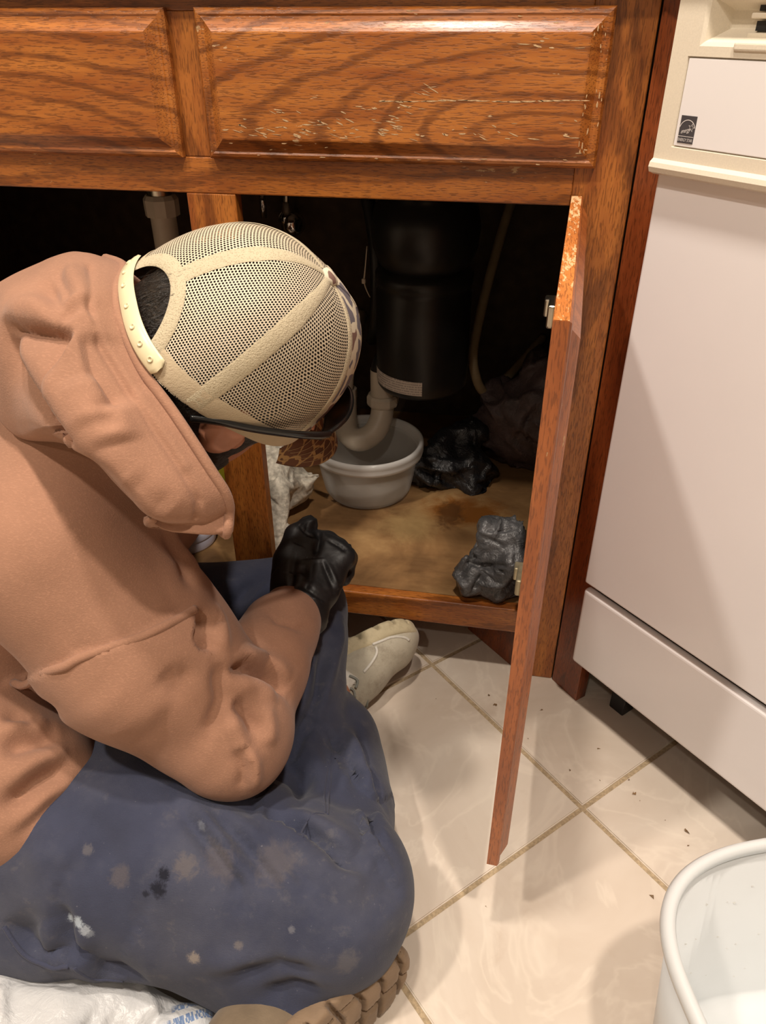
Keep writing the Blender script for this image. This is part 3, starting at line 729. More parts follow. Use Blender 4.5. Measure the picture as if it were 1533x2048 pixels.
GREYBAG = bag_mat('grey_black_bag', (.085, .085, .088), .24)
c0 = at(985, 1140, 1.085)
tag(blob('plastic_bag', [((-.030, .035, ZF+.03), (.0, .06, ZF+.085), .022, .03), ((.0, .06, ZF+.085), (.02, .05, ZF+.05), .030, .028), ((-.035, .03, ZF+.02), (.02, .035, ZF+.02), .018, .022), ((.0, .025, ZF+.045), (.02, .03, ZF+.06), .018, .02)], GREYBAG, None, .0024, .010, (.0085, .065), 3, ZF, fine=.2, smooth=1, cre=(38, .0030, .0055, .07)), 'crumpled grey-black plastic bag at the front corner beside the open door', 'plastic bag')
BLKBAG = bag_mat('black_bag', (.018, .018, .02), .3)
tag(blob('plastic_bag', [((-.13, .33, ZF+.03), (-.06, .36, ZF+.03), .04, .035), ((-.12, .36, ZF+.05), (-.07, .40, ZF+.08), .03, .03), ((-.06, .33, ZF+.01), (-.02, .36, ZF+.01), .016, .012)], BLKBAG, None, .0036, .02, (.010, .085), 11, ZF, fine=.2, smooth=1, cre=(36, .0045, .007, .09)), 'dark plastic bag slumped on the cabinet floor right of the bowl', 'plastic bag')
PINKBAG = bag_mat('dusty_pink_bag', (.085, .055, .05), .55)
tag(blob('plastic_bag', [((.0, .44, ZF+.10), (.07, .42, ZF+.12), .06, .06), ((-.05, .43, ZF+.06), (.05, .42, ZF+.05), .03, .04), ((.06, .45, ZF+.17), (.1, .42, ZF+.20), .05, .04), ((-.08, .45, ZF+.055), (-.03, .43, ZF+.075), .012, .02), ((.0, .46, ZF+.05), (.1, .46, ZF+.03), .06, .06)], PINKBAG, None, .005, .02, (.008, .09), 21, ZF, fine=.15, cre=(70, .006, .010, .10)), 'heap of dusty pink plastic bags at the back right of the cabinet', 'plastic bag')
RAGM = plain('dirty_white_rag', (.50, .46, .38), .95, bump=.9, bscale=130, var=.35)
tag(blob('cleaning_rag', [((-.345, .075, ZF+.02), (-.352, .12, ZF+.085), .018, .02), ((-.352, .12, ZF+.085), (-.372, .18, ZF+.11), .022, .028), ((-.36, .16, ZF+.08), (-.325, .19, ZF+.07), .02, .01), ((-.325, .19, ZF+.07), (-.305, .20, ZF+.075), .009, .003), ((-.35, .08, ZF+.015), (-.345, .05, ZF+.01), .014, .008), ((-.385, .2, ZF+.04), (-.36, .2, ZF+.05), .045, .04)], RAGM, None, .003, .012, (.004, .05), 31, ZF, fine=.2, cre=(70, .0035, .005, .05)), 'dirty white cleaning rag bunched just behind the narrow middle stile', 'rag')
tub_c = np.array([-.500, .086, ZF])
tub = thing('cleaner_tub', 'white and purple cleaner tub low in the left compartment', 'tub', tuple(tub_c))
LIL = plain('lilac_white_plastic', (.70, .68, .80), .35); PUR = plain('purple_plastic', (.20, .09, .35), .4)
lathe('body', [(0, .0005), (.044, .0005), (.046, .004), (.046, .018), (.045, .02), (0, .02)], LIL, tub, tub_c, 40)
lathe('lid', [(.040, .0195), (.047, .0195), (.048, .022), (.048, .030), (.045, .033), (.030, .033), (.028, .030), (0, .030)], LIL, tub, tub_c, 40)
lathe('label_ring', [(.029, .0334), (.040, .0336)], PUR, tub, tub_c, 40)
YEL = plain('yellow_green_plastic', (.34, .30, .02), .35)
bt_c = np.array([-.455, .168, ZF])
bt = thing('cleaner_bottle', 'yellow-green plastic bottle standing left of the middle stile', 'bottle', tuple(bt_c))
lathe('body', [(0, .0005), (.032, .0005), (.035, .004), (.035, .12), (.031, .14), (.014, .158), (.0125, .165)], YEL, bt, bt_c, 36)
lathe('cap', [(.0145, .163), (.0155, .165), (.015, .188), (.013, .191), (0, .191)], PVC, bt, bt_c, 24)

# ================================================================== WASTEBASKET
BK = plain('white_bucket_plastic', (.62, .64, .645), .35, bscale=20, var=.015)
bk = thing('wastebasket', 'white plastic wastebasket with rolled rim and specks inside', 'wastebasket', (.30, -.52, 0))
def srnd(a, b_, n, th):
    c, s_ = math.cos(th), math.sin(th)
    return math.copysign(abs(c)**(2/n), c)*a, math.copysign(abs(s_)**(2/n), s_)*b_
def bucket(name, prof_, mat, cap_first=False, cap_last=False):
    V = []; F = []; n = 96; ra = math.radians(18)
    for ins_, z in prof_:
        for j in range(n):
            x, y = srnd(.150-ins_, .122-ins_, 2.7, 2*math.pi*j/n)
            V.append((.314+x*math.cos(ra)-y*math.sin(ra), -.510+x*math.sin(ra)+y*math.cos(ra), z))
    for k in range(len(prof_)-1):
        for j in range(n): F.append((k*n+j, k*n+(j+1) % n, (k+1)*n+(j+1) % n, (k+1)*n+j))
    if cap_first: F.append(tuple(reversed(range(n))))
    if cap_last: F.append(tuple((len(prof_)-1)*n+j for j in range(n)))
    return mesh(name, V, F, mat, bk, True)
bucket('body', [(.030, .0005), (.0275, .003), (.006, .222), (.0085, .222), (.0295, .010), (.034, .006), (.05, .0055)], BK, True, True)
bucket('rim', [(.0085, .222), (.0015, .220), (-.001, .223), (-.0012, .2275), (.0012, .232), (.005, .2335), (.0088, .232), (.0102, .228), (.0092, .223), (.0085, .222)], BK)

SPK = plain('white_specks', (.9, .88, .84), .8)
V = []; F = []; ra = math.radians(18)
for k in range(26):
    a = math.radians(rng.uniform(60, 125)); t_ = rng.uniform(.05, .8); ins_ = .0295+(.0085-.0295)*t_+.0006
    x, y = srnd(.150-ins_, .122-ins_, 2.7, a); p = np.array([.314+x*math.cos(ra)-y*math.sin(ra), -.510+x*math.sin(ra)+y*math.cos(ra), .010+.212*t_]); r_ = rng.uniform(.0004, .0014); o_ = len(V)
    for q in range(6): V.append(p+np.array([math.cos(q*1.047)*r_, 0, math.sin(q*1.047)*r_*rng.uniform(.5, 2)]))
    F.append(tuple(range(o_, o_+6)))
o = mesh('dried_specks', V, F, SPK, bk, False); o['kind'] = 'stuff'
# ================================================================== PERSON
def fabric(name, col, rough=.95, scale=900, amp=.35, var=.10, heather=.0, extra=None):
    b = NB(name); o = b.obj()
    n = b.noise(o, 14, 4, .6); f = b.noise(o, scale, 2); g_ = b.noise(b.map(o, scale=(1, 2.6, 2.6), rot=(.3, .2, .6)), 300, 3)
    c = b.mix(b.ramp(n, [(.3, 0.0), (.7, 1.0)]), tuple(x*(1-var) for x in col), tuple(x*(1+var) for x in col))
    c = b.mix(b.math('MULTIPLY', b.ramp(g_, [(.5, 0.0), (.72, 1.0)]), heather), c, tuple(min(1, x*1.45) for x in col))
    rg = rough
    if extra: c = extra(b, c)
    return b.done(b.bsdf(Base_Color=c, Roughness=rg, Specular_IOR_Level=.2, Sheen_Weight=.12, Sheen_Roughness=.5, Normal=b.bump(b.math('ADD', f, g_), amp, .0006)))
HOOD = fabric('tan_sweatshirt_fleece', (.325, .172, .110), heather=.4)
RIB = fabric('tan_ribbed_cuff', (.30, .155, .10), heather=.2, amp=.5)
SKIN = None
def skin_mat():
    b = NB('skin'); n = b.noise(b.obj(), 60, 4)
    return b.done(b.bsdf(Base_Color=b.mix(n, (.44, .17, .095), (.54, .24, .14)), Roughness=.5, Subsurface_Weight=.12, Subsurface_Radius=(.01, .004, .002), Normal=b.bump(b.noise(b.obj(), 500, 2), .12, .0005)))
SKIN = skin_mat()
def hair_mat():
    b = NB('dark_hair'); o = b.obj()
    n = b.noise(b.map(o, scale=(60, 700, 700), rot=(.1, -.5, -.75)), 1.0, 3, .6)
    return b.done(b.bsdf(Base_Color=b.ramp(n, [(.35, (.006, .005, .004)), (.62, (.022, .016, .012)), (.75, (.10, .075, .055))]), Roughness=.42, Normal=b.bump(n, .9, .002)))
HAIR = hair_mat()
BLACKR = plain('black_nitrile', (.011, .011, .012), .5, bump=.3, bscale=120, var=.2)

# skeleton (metres)
HIPR, HIPL = np.array([-.60, -.445, .12]), np.array([-.60, -.15, .11])
KNR, KNL = np.array([-.138, -.452, .105]), np.array([-.272, -.085, .155])
ANR, ANL = np.array([-.205, -.135, .060]), np.array([-.135, -.43, .055])
SHR, SHL = np.array([-.400, -.355, .430]), np.array([-.46, -.09, .43])
ELR, WRR = np.array([-.248, -.380, .246]), np.array([-.228, -.200, .256])
ELL, WRL = np.array([-.55, -.03, .20]), np.array([-.44, -.15, .20])
CHEST, BELLY = np.array([-.50, -.21, .36]), np.array([-.62, -.20, .18])
# head frame
HF = np.array([.4028, .6381, -.6562]); HF /= np.linalg.norm(HF)
HU = np.array([.8033, .0972, .5876]); HU -= HF*(HU@HF); HU /= np.linalg.norm(HU)
HR = np.cross(HF, HU)
HC = np.array([-.252, -.2825, .5955])
def H(f, r, u): return HC+HF*f+HR*r+HU*u
NECK = np.array([-.375, -.285, .525])

person = thing('person', 'person in tan hooded sweatshirt and navy trousers sitting cross-legged, bent into the cabinet', 'person', (-.45, -.25, 0))

# ---- body (one continuous skin mesh, mostly under the clothes)
f = Field((-.80, -.56, .0), (-.02, .06, .74), .006)
f.cap(BELLY, CHEST, .13, .12, .03).cap(CHEST, (SHR+SHL)/2, .11, .09, .05).cap(SHR, SHL, .06, .06, .05)
f.cap((SHR+SHL)/2, NECK, .06, .055, .04).cap(NECK, H(-.02, 0, -.05), .055, .055, .03)
f.cap(SHR, ELR, .05, .038, .03).cap(ELR, WRR, .036, .026, .02).cap(SHL, ELL, .05, .038, .03).cap(ELL, WRL, .036, .026, .02).ell(WRL+np.array([.045, -.03, .0]), (.045, .035, .02), k=.02)
f.cap(HIPR, KNR, .075, .042, .03).cap(KNR, ANR, .034, .024, .01).cap(HIPL, KNL, .070, .042, .03).cap(KNL, ANL, .034, .024, .01).cap(HIPR, HIPL, .1, .1, .05)
AX = (HF, HR, HU)
f.ell(H(-.005, 0, .022), (.086, .072, .090), AX, k=.02).ell(H(.045, 0, -.055), (.050, .046, .060), AX, k=.03)   # skull, jaw
f.ell(H(.088, 0, -.105), (.016, .018, .014), AX, k=.02).ell(H(.105, 0, -.02), (.020, .014, .022), AX, k=.012)      # chin, nose
f.cap(H(.085, 0, .02), H(.108, 0, -.025), .010, .013, .012).ell(H(.094, 0, -.068), (.010, .022, .009), AX, k=.008)   # bridge, lips
f.ell(H(.083, .034, .012), (.014, .018, .010), AX, k=.008, sub=True).ell(H(.083, -.034, .012), (.014, .018, .010), AX, k=.008, sub=True)
f.cap(H(.085, .045, .026), H(.092, .015, .026), .007, .007, .008).cap(H(.085, -.045, .026), H(.092, -.015, .026), .007, .007, .008)
Vb, Qb = f.net(2)
body = mesh('body', Vb, Qb, SKIN, person)
for sgn in (1, -1):
    f = Field(H(-.01, .082*sgn, 0)-.06, H(-.01, .082*sgn, 0)+.06, .0022)
    ax = np.array([HF*.94+HR*-.30*sgn, HR*.94*sgn+HF*.30, HU])
    ax[1] = HR*sgn*.80-HF*.45+HU*.15; ax[1] /= np.linalg.norm(ax[1]); ax[0] = HF-ax[1]*(HF@ax[1]); ax[0] /= np.linalg.norm(ax[0]); ax[2] = np.cross(ax[0], ax[1])
    f.ell(H(-.018, .079*sgn, .004), (.017, .009, .025), ax, k=.004).ell(H(-.016, .089*sgn, .007), (.010, .008, .016), ax, k=.005, sub=True)
    f.ell(H(.002, .078*sgn, -.002), (.006, .007, .009), ax, k=.004).cap(H(-.016, .070*sgn, 0), H(-.005, .06*sgn, 0), .014, .016, .01)
    Ve, Qe = f.net(2); mesh('ear', Ve, Qe, SKIN, body)
EYE = plain('eye_white', (.75, .72, .68), .2)
for sgn in (1, -1):
    lathe('eye', [(0, -.011), (.006, -.009), (.0105, -.003), (.0105, .003), (.006, .009), (0, .011)], EYE, body, H(.078, .032*sgn, .008), 16, axis=HF)
# ---- hair
f = Field(HC-.17, HC+.17, .0032)
f.ell(H(-.006, 0, .022), (.090, .0765, .096), AX, k=.02).ell(H(-.045, 0, -.040), (.044, .058, .05), AX, k=.03)
f.cap(H(.006, .066, .03), H(.018, .056, -.050), .016, .016, .012).cap(H(.006, -.066, .03), H(.018, -.056, -.050), .016, .016, .012).ell(H(.040, 0, -.068), (.052, .050, .055), AX, k=.02)
f.ell(H(.095, 0, -.015), (.065, .056, .058), AX, k=.012, sub=True)
f.ell(H(-.016, .088, .002), (.018, .014, .024), AX, k=.006, sub=True).ell(H(-.016, -.088, .002), (.018, .014, .024), AX, k=.006, sub=True)
Vh, Qh = f.net(1); Nh = vnormals(Vh, Qh); Vh = wobble(Vh, Nh, .0008, 260, 4)
hair = mesh('hair', Vh, Qh, HAIR, person)
# short loose strands on the back of the head and nape
V = []; F = []
sel = np.where((((Vh-HC)@HF) < -.045) & (((Vh-HC)@HU) > -.12))[0]
for i in rng.choice(sel, 900):
    p = Vh[i]; n_ = Nh[i]; d_ = (-HF*.2+HR*rng.normal()*.25-HU*.9); d_ -= n_*(d_@n_)*.75; d_ /= np.linalg.norm(d_)
    L_ = rng.uniform(.012, .028); s_ = np.cross(n_, d_); s_ /= np.linalg.norm(s_)+1e-9; w_ = .00022
    a = p+n_*.0003; m_ = p+d_*L_*.5+n_*.0022; e = p+d_*L_+n_*rng.uniform(.0005, .004); o_ = len(V)
    V += [a-s_*w_, a+s_*w_, m_-s_*w_*.8, m_+s_*w_*.8, e]; F += [(o_, o_+1, o_+3, o_+2), (o_+2, o_+3, o_+4)]
st = mesh('hair_strands', V, F, HAIR, hair); st['kind'] = 'stuff'

# ---- cap
CB = .012; CA_F, CA_R, CA_U = .1031, .0859, .1143       # crown: bottom level, half length, half width, height
PIT = .00245
def crown_pt(phi, th, off=0.0):      # phi 0 = front, th 0 = button, 90 deg = lower edge
    s_, c_ = math.sin(th)**.86, math.cos(th)
    cp_, sp2 = math.cos(phi), math.sin(phi); fz = CA_F*(1.0 if cp_ > 0 else .925)
    up = CB+CA_U*(c_**.92 if c_ > 0 else 0)
    if math.cos(phi) > 0: up += .010*math.cos(phi)**2*math.sin(2*th)*.6
    back = max(0, -math.cos(phi)); low = th/(math.pi/2)
    up -= .016*back**1.5*low**3
    if cp_ < 0: cp_ = -abs(cp_)**.80; sp2 = math.copysign(abs(sp2)**.80, sp2)
    return H(0, 0, 0)+HF*((fz+off)*s_*cp_-.004)+HR*((CA_R+off)*s_*sp2)+HU*(up+off*max(c_, 0))
def camo(name, base, c1, c2, line, scale):
    b = NB(name); o = b.obj(); wv = b.vmath('ADD', o, b.vmath('MULTIPLY', b.noise(o, 60, 2, out=1), (.012, .012, .012)))
    ed = b.vor(wv, scale, 'DISTANCE_TO_EDGE'); cl = b.n('ShaderNodeTexVoronoi', out=1, Vector=wv, Scale=scale)
    r_, g_, bl = b.sep(cl)
    c = b.mix(b.ramp(r_, [(.5, 0.0), (.51, 1.0)], 'CONSTANT'), c1, c2)
    c = b.mix(b.ramp(ed, [(line, 0.0), (line+.015, 1.0)]), base, c)
    return b.done(b.bsdf(Base_Color=c, Roughness=.9, Normal=b.bump(b.noise(o, 1500, 2), .2, .0004)))
CAMO = camo('camo_canvas', (.62, .55, .42), (.135, .12, .14), (.19, .105, .085), .10, 42)
CAMO2 = camo('brown_camo_brim', (.40, .25, .10), (.105, .045, .022), (.13, .055, .026), .055, 46)
CREAM = fabric('cream_cap_tape', (.56, .48, .33), amp=1.0, scale=1400, var=.08, extra=lambda b, c: b.mix(b.math('MULTIPLY', b.ramp(b.vor(b.obj(), 620), [(.15, 1.0), (.42, 0.0)]), .55), c, (.26, .20, .12)))
def mesh_cloth():
    b = NB('cream_trucker_mesh'); uv = b.uv(); x, y, z = b.sep(uv)
    yr = b.math('DIVIDE', y, PIT*1.0); row = b.math('FLOOR', yr); xr = b.math('ADD', b.math('DIVIDE', x, PIT), b.math('MULTIPLY', b.math('MODULO', row, 2.0), .5))
    fx = b.math('SUBTRACT', b.math('FRACT', b.math('ADD', xr, 1000.0)), .5); fy = b.math('SUBTRACT', b.math('FRACT', yr), .5)
    d = b.math('SQRT', b.math('ADD', b.math('POWER', b.math('MULTIPLY', fx, 1.0), 2.0), b.math('POWER', b.math('MULTIPLY', fy, 1.0), 2.0)))
    hole = b.ramp(d, [(.335, 1.0), (.37, 0.0)])
    n = b.noise(b.obj(), 20, 3)
    col = b.mix(b.ramp(n, [(.3, 0.0), (.7, 1.0)]), (.58, .49, .35), (.66, .57, .43))
    sh = b.bsdf(Base_Color=col, Roughness=.7, Normal=b.bump(d, .5, .0006))
    return b.done(b.n('ShaderNodeMixShader', Fac=hole, i1=sh, i2=b.n('ShaderNodeBsdfTransparent')))
MESHC = mesh_cloth()
cap = mesh('cap', [H(0, 0, CB+CA_U*.985)+HF*a+HR*c for a, c in ((-.0003, -.0003), (.0003, -.0003), (0, .0004))], [(0, 1, 2)], CREAM, person)
tag(cap, 'trucker cap with cream mesh back and camouflage front')
def in_opening(phi, th):
    p = crown_pt(phi, th)-HC; lat = p@HR; up = p@HU
    zb = CB-.016
    return math.cos(phi) < -.2 and (lat/.044)**2+((up-zb)/.052)**2 < 1
def panel(name, p0, p1, mat, mesh_uv=True, nphi=28, nth=52, th0=.02):
    V = []; UV = []; F = []; pc = (p0+p1)/2
    for i in range(nphi+1):
        phi = p0+(p1-p0)*i/nphi; arc = 0; prev = None
        for j in range(nth+1):
            th = th0+(math.pi/2-th0)*j/nth; q = crown_pt(phi, th)
            if prev is not None: arc += np.linalg.norm(q-prev)
            prev = q; V.append(q); UV.append(((phi-pc)*.097*math.sin(th)**.9, arc))
    for i in range(nphi):
        for j in range(nth):
            pm = p0+(p1-p0)*(i+.5)/nphi; tm_ = th0+(math.pi/2-th0)*(j+.5)/nth
            if in_opening(pm, tm_): continue
            a = i*(nth+1)+j; F.append((a, a+1, a+nth+2, a+nth+1))
    return mesh(name, V, F, mat, cap, True, uv=UV)
d60 = math.pi/3
panel('front_panel', 0, d60, CAMO); panel('front_panel', -d60, 0, CAMO)
for a in (1, 2, -2, -3): panel('mesh_panel', a*d60, (a+1)*d60, MESHC)
def strip(name, P, N_, half, mat, parent, lift=.0005, th=.0006):
    P = np.array(P); N_ = np.array(N_); n = len(P); T = np.gradient(P, axis=0); V = []; F = []
    hw = np.array(half) if np.ndim(half) else np.full(n, half)
    for k in range(n):
        s_ = np.cross(N_[k], T[k]); s_ /= np.linalg.norm(s_)+1e-12
        for c_, l_ in ((-1, 0), (-.8, 1), (0, 1.15), (.8, 1), (1, 0)): V.append(P[k]+s_*hw[k]*c_+N_[k]*(lift+th*l_-th*.6))
    for k in range(n-1):
        for j in range(4): F.append((k*5+j, k*5+j+1, k*5+6+j, k*5+5+j))
    return mesh(name, V, F, mat, parent)
def cnorm(phi, th):
    e = .01; a = crown_pt(phi+e, th)-crown_pt(phi-e, th); b_ = crown_pt(phi, min(th+e, 1.57))-crown_pt(phi, th-e); n = np.cross(a, b_); n /= np.linalg.norm(n)+1e-12
    return n if n@(crown_pt(phi, th)-H(0, 0, .03)) > 0 else -n
for a in (1, 2, 3, -1, -2):
    ths = [t for t in np.linspace(.06, 1.555, 44) if not in_opening(a*d60+1e-4, t)]
    strip('seam_tape', [crown_pt(a*d60, t) for t in ths], [cnorm(a*d60, t) for t in ths], [(.0045 if abs(a) == 1 else .0075)*min(1, .35+t) for t in ths], CREAM, cap)
ths = np.linspace(.06, 1.555, 40); strip('seam_tape', [crown_pt(0, t) for t in ths], [cnorm(0, t) for t in ths], .0016, CAMO, cap)
# hem band round the lower edge and round the back opening
def rim_path(n=120):
    out = []
    for k in range(n+1):
        phi = -math.pi+2*math.pi*k/n
        out.append(phi)
    return out
ph = [p for p in np.linspace(-math.pi+.42, math.pi-.42, 150)]
strip('sweat_band', [crown_pt(p, 1.50) for p in ph], [cnorm(p, 1.50) for p in ph], .010, fabric('cream_hem', (.52, .42, .28), amp=.6, scale=1300), cap)
P = []; N_ = []
for k in range(41):
    a = math.pi*k/40; lat = .045*math.cos(a); up = CB-.016+.053*math.sin(a)
    # find phi, th on the crown with this lateral offset and height
    best = None
    th = 1.2; phi = math.pi
    for _ in range(30):
        q = crown_pt(phi, th)-HC
        e1 = q@HR-lat; e2 = q@HU-up
        J = np.array([[(crown_pt(phi+.01, th)-HC-q)@HR/.01, (crown_pt(phi, th+.01)-HC-q)@HR/.01], [(crown_pt(phi+.01, th)-HC-q)@HU/.01, (crown_pt(phi, th+.01)-HC-q)@HU/.01]])
        st_ = np.linalg.solve(J+1e-6*np.eye(2), [e1, e2]); phi -= np.clip(st_[0], -.2, .2); th = min(1.56, th-np.clip(st_[1], -.2, .2))
    P.append(crown_pt(phi, th)); N_.append(cnorm(phi, th))
strip('opening_binding', P, N_, .0065, CREAM, cap, .0006, .0009)
# plastic snap strap
STR = plain('cream_snap_plastic', (.70, .62, .40), .35, var=.03)
ph = np.linspace(math.pi-.62, math.pi+.62, 40)
P = [crown_pt(p, 1.515, .0025) for p in ph]; N_ = [(lambda n_: n_/np.linalg.norm(n_))(cnorm(p, 1.45)) for p in ph]
strap = strip('snap_strap', P, N_, [.0078*min(1, .35+math.sqrt(max(0, 1-((2*k/39-1)**2)**6))) for k in range(40)], STR, cap, .0010, .0018)
for k in range(7):
    p = math.pi-.50+k*.165; q = crown_pt(p, 1.515, .0025); n_ = cnorm(p, 1.45)
    lathe('snap_stud', [(.0024, .0010), (.0024, .0028), (.0017, .0030), (.0013, .0020), (0, .0018)], STR, strap, q, 12, axis=n_)
lathe('button', [(0, .005), (.004, .0048), (.0075, .003), (.0085, .0), (.008, -.002)], CAMO, cap, crown_pt(0, .0001), 20, axis=HU)
# brim
V = []; F = []; nb, nr = 48, 14
def brim_pt(s_, r_, off=0.0):
    phi = s_*1.02; e = crown_pt(phi, math.pi/2-.02)-HC
    w_ = math.cos(s_*1.45)**.55; ln = .082*w_*r_
    lat = (e@HR)*(1-.10*r_*abs(s_))
    drop = -.030*(abs(lat)/.075)**2.2-.012*r_*r_*w_-.004*r_
    return HC+HF*((e@HF)+ln)+HR*lat+HU*((e@HU)+drop*(.25+.75*r_)+off)
for side, off in ((0, .0012), (1, -.0012)):
    for i in range(nb+1):
        for j in range(nr+1): V.append(brim_pt(-1+2*i/nb, j/nr, off))
m_ = (nb+1)*(nr+1)
for i in range(nb):
    for j in range(nr):
        a = i*(nr+1)+j; F.append((a, a+1, a+nr+2, a+nr+1)); F.append((m_+a, m_+a+nr+1, m_+a+nr+2, m_+a+1))
    a = i*(nr+1)+nr; F.append((a, m_+a, m_+a+nr+1, a+nr+1))
brim = mesh('brim', V, F, CAMO2, cap)
STI = plain('tan_stitch', (.45, .33, .19), .9)
for q in range(5):
    tube('stitch_row', [brim_pt(s_, .30+.14*q, .0014) for s_ in np.linspace(-.93+.02*q, .93-.02*q, 40)], .00035, STI, brim, 0, 5)

# ---- sunglasses pushed up over the cap
GL = plain('black_gloss_plastic', (.012, .012, .012), .18, var=.1); LENSM = plain('dark_lens', (.006, .005, .005), .35, var=.1, Specular_IOR_Level=.25)
gl = mesh('sunglasses', [H(.102, a, .050+c) for a, c in ((-.011, 0), (.011, 0), (.010, .006), (-.010, .006))]+[H(.105, a, .050+c) for a, c in ((-.011, 0), (.011, 0), (.010, .006), (-.010, .006))], [(0, 3, 2, 1), (4, 5, 6, 7), (0, 1, 5, 4), (2, 3, 7, 6), (1, 2, 6, 5), (0, 4, 7, 3)], GL, person)
tag(gl, 'black sunglasses pushed up over the cap brim')
for sgn in (1, -1):
    def lp(a, c, o_=0): # a 0..1 outward, c -1..1 vertical
        r_ = .010+.075*a; return H(.104-.050*a**2.0+o_, r_*sgn, .051+c*.0155*(1-.2*a**3))
    V = []; F = []; n1, n2 = 14, 8
    for o_ in (0, -.0018):
        for i in range(n1+1):
            for j in range(n2+1):
                c_ = -1+2*j/n2; aa = i/n1; rr_ = math.sqrt(max(0, 1-abs(2*aa-1)**5)); V.append(lp(aa, c_*max(rr_, .35), o_))
    mm = (n1+1)*(n2+1)
    for i in range(n1):
        for j in range(n2):
            a = i*(n2+1)+j; F.append((a, a+1, a+n2+2, a+n2+1)); F.append((mm+a, mm+a+n2+1, mm+a+n2+2, mm+a+1))
    mesh('lens', V, F, LENSM, gl)
    ring = [lp(aa, c_) for aa, c_ in [(x, .98*math.sqrt(max(.12, 1-abs(2*x-1)**5))) for x in np.linspace(0, 1, 12)]+[(x, -.98*math.sqrt(max(.12, 1-abs(2*x-1)**5))) for x in np.linspace(1, 0, 12)]]
    tube('lens_frame', ring+[ring[0]], .0021, GL, gl, 60, 8)
    tube('temple_arm', [H(.055, .085*sgn, .053), H(.042, .0895*sgn, .050), H(.020, .0915*sgn, .041), H(-.01, .0895*sgn, .026), H(-.035, .084*sgn, .012), H(-.050, .078*sgn, -.002)], [.0032, .0028, .0024, .0026], GL, gl, 30, 10, flat=1.5, up=HU)

# ---- trousers
def dirt(spots, streaks):
    def ex(b, c):
        o = b.obj(); n = b.noise(o, 9, 5, .65); n2 = b.noise(o, 55, 5, .7)
        c = b.mix(b.math('MULTIPLY', b.ramp(n, [(.46, 0.0), (.72, 1.0)]), .50), c, (.105, .108, .135))
        c = b.mix(b.math('MULTIPLY', b.math('MULTIPLY', b.ramp(n2, [(.56, 0.0), (.72, 1.0)]), b.ramp(n, [(.42, 0.0), (.6, 1.0)])), .28), c, (.22, .20, .18))
        c = b.mix(b.math('MULTIPLY', b.ramp(b.noise(o, 210, 3, .6), [(.70, 0.0), (.76, 1.0)]), .35), c, (.26, .26, .28))
        for p, r_, col, a in spots: c = b.mix(b.math('MULTIPLY', b.spot(p, r_, .5), a), c, col)
        return c
    return ex
f = Field((-.76, -.62, -.01), (-.03, .06, .34), .0043)
f.cap(HIPR, HIPL, .135, .135, .03).cap(HIPR+np.array([-.0, 0, .02]), HIPL+np.array([0, 0, .02]), .13, .13, .03)
f.cap(HIPR, KNR, .118, .086, .03).cap(HIPR*.45+KNR*.55+np.array([0, 0, .01]), KNR, .110, .084, .03)
f.cap(HIPL, KNL, .090, .073, .03)
f.chain([KNL+np.array([.0, -.01, .0]), (-.248, -.20, .115), (-.200, -.32, .08), ANL], [.072, .076, .066, .055], .005, .004)
f.chain([KNR, (-.150, -.33, .075), (-.178, -.23, .068), ANR+np.array([.006, -.062, .002])], [.074, .066, .058, .052], .006, .004)
f.cap((-.36, -.25, .08), (-.22, -.25, .06), .09, .05, .03).cap((-.62, -.49, .10), (-.40, -.505, .092), .07, .062, .012).cap((-.22, -.49, .065), (-.150, -.535, .050), .06, .040, .02)
Vp, Qp = f.net(2); Np = vnormals(Vp, Qp)
Vp = wobble(Vp, Np, .0026, 38, 12); Np = vnormals(Vp, Qp)
for pts, am, dc, sd_ in [([(625, 1420), (655, 1445), (690, 1510), (735, 1620), (790, 1730), (815, 1800)], -.012, .045, -1), ([(520, 1630), (560, 1640), (610, 1668), (680, 1710), (735, 1738)], -.013, .03, 1), ([(640, 1440), (600, 1500), (540, 1590), (505, 1640)], -.012, .03, -1), ([(0, 1850), (45, 1915), (95, 1938), (150, 1932), (200, 1965), (300, 1985)], -.016, .05, 1)]:
    step(Vp, Np, pts, am, dc, sd_)
Np = vnormals(Vp, Qp)
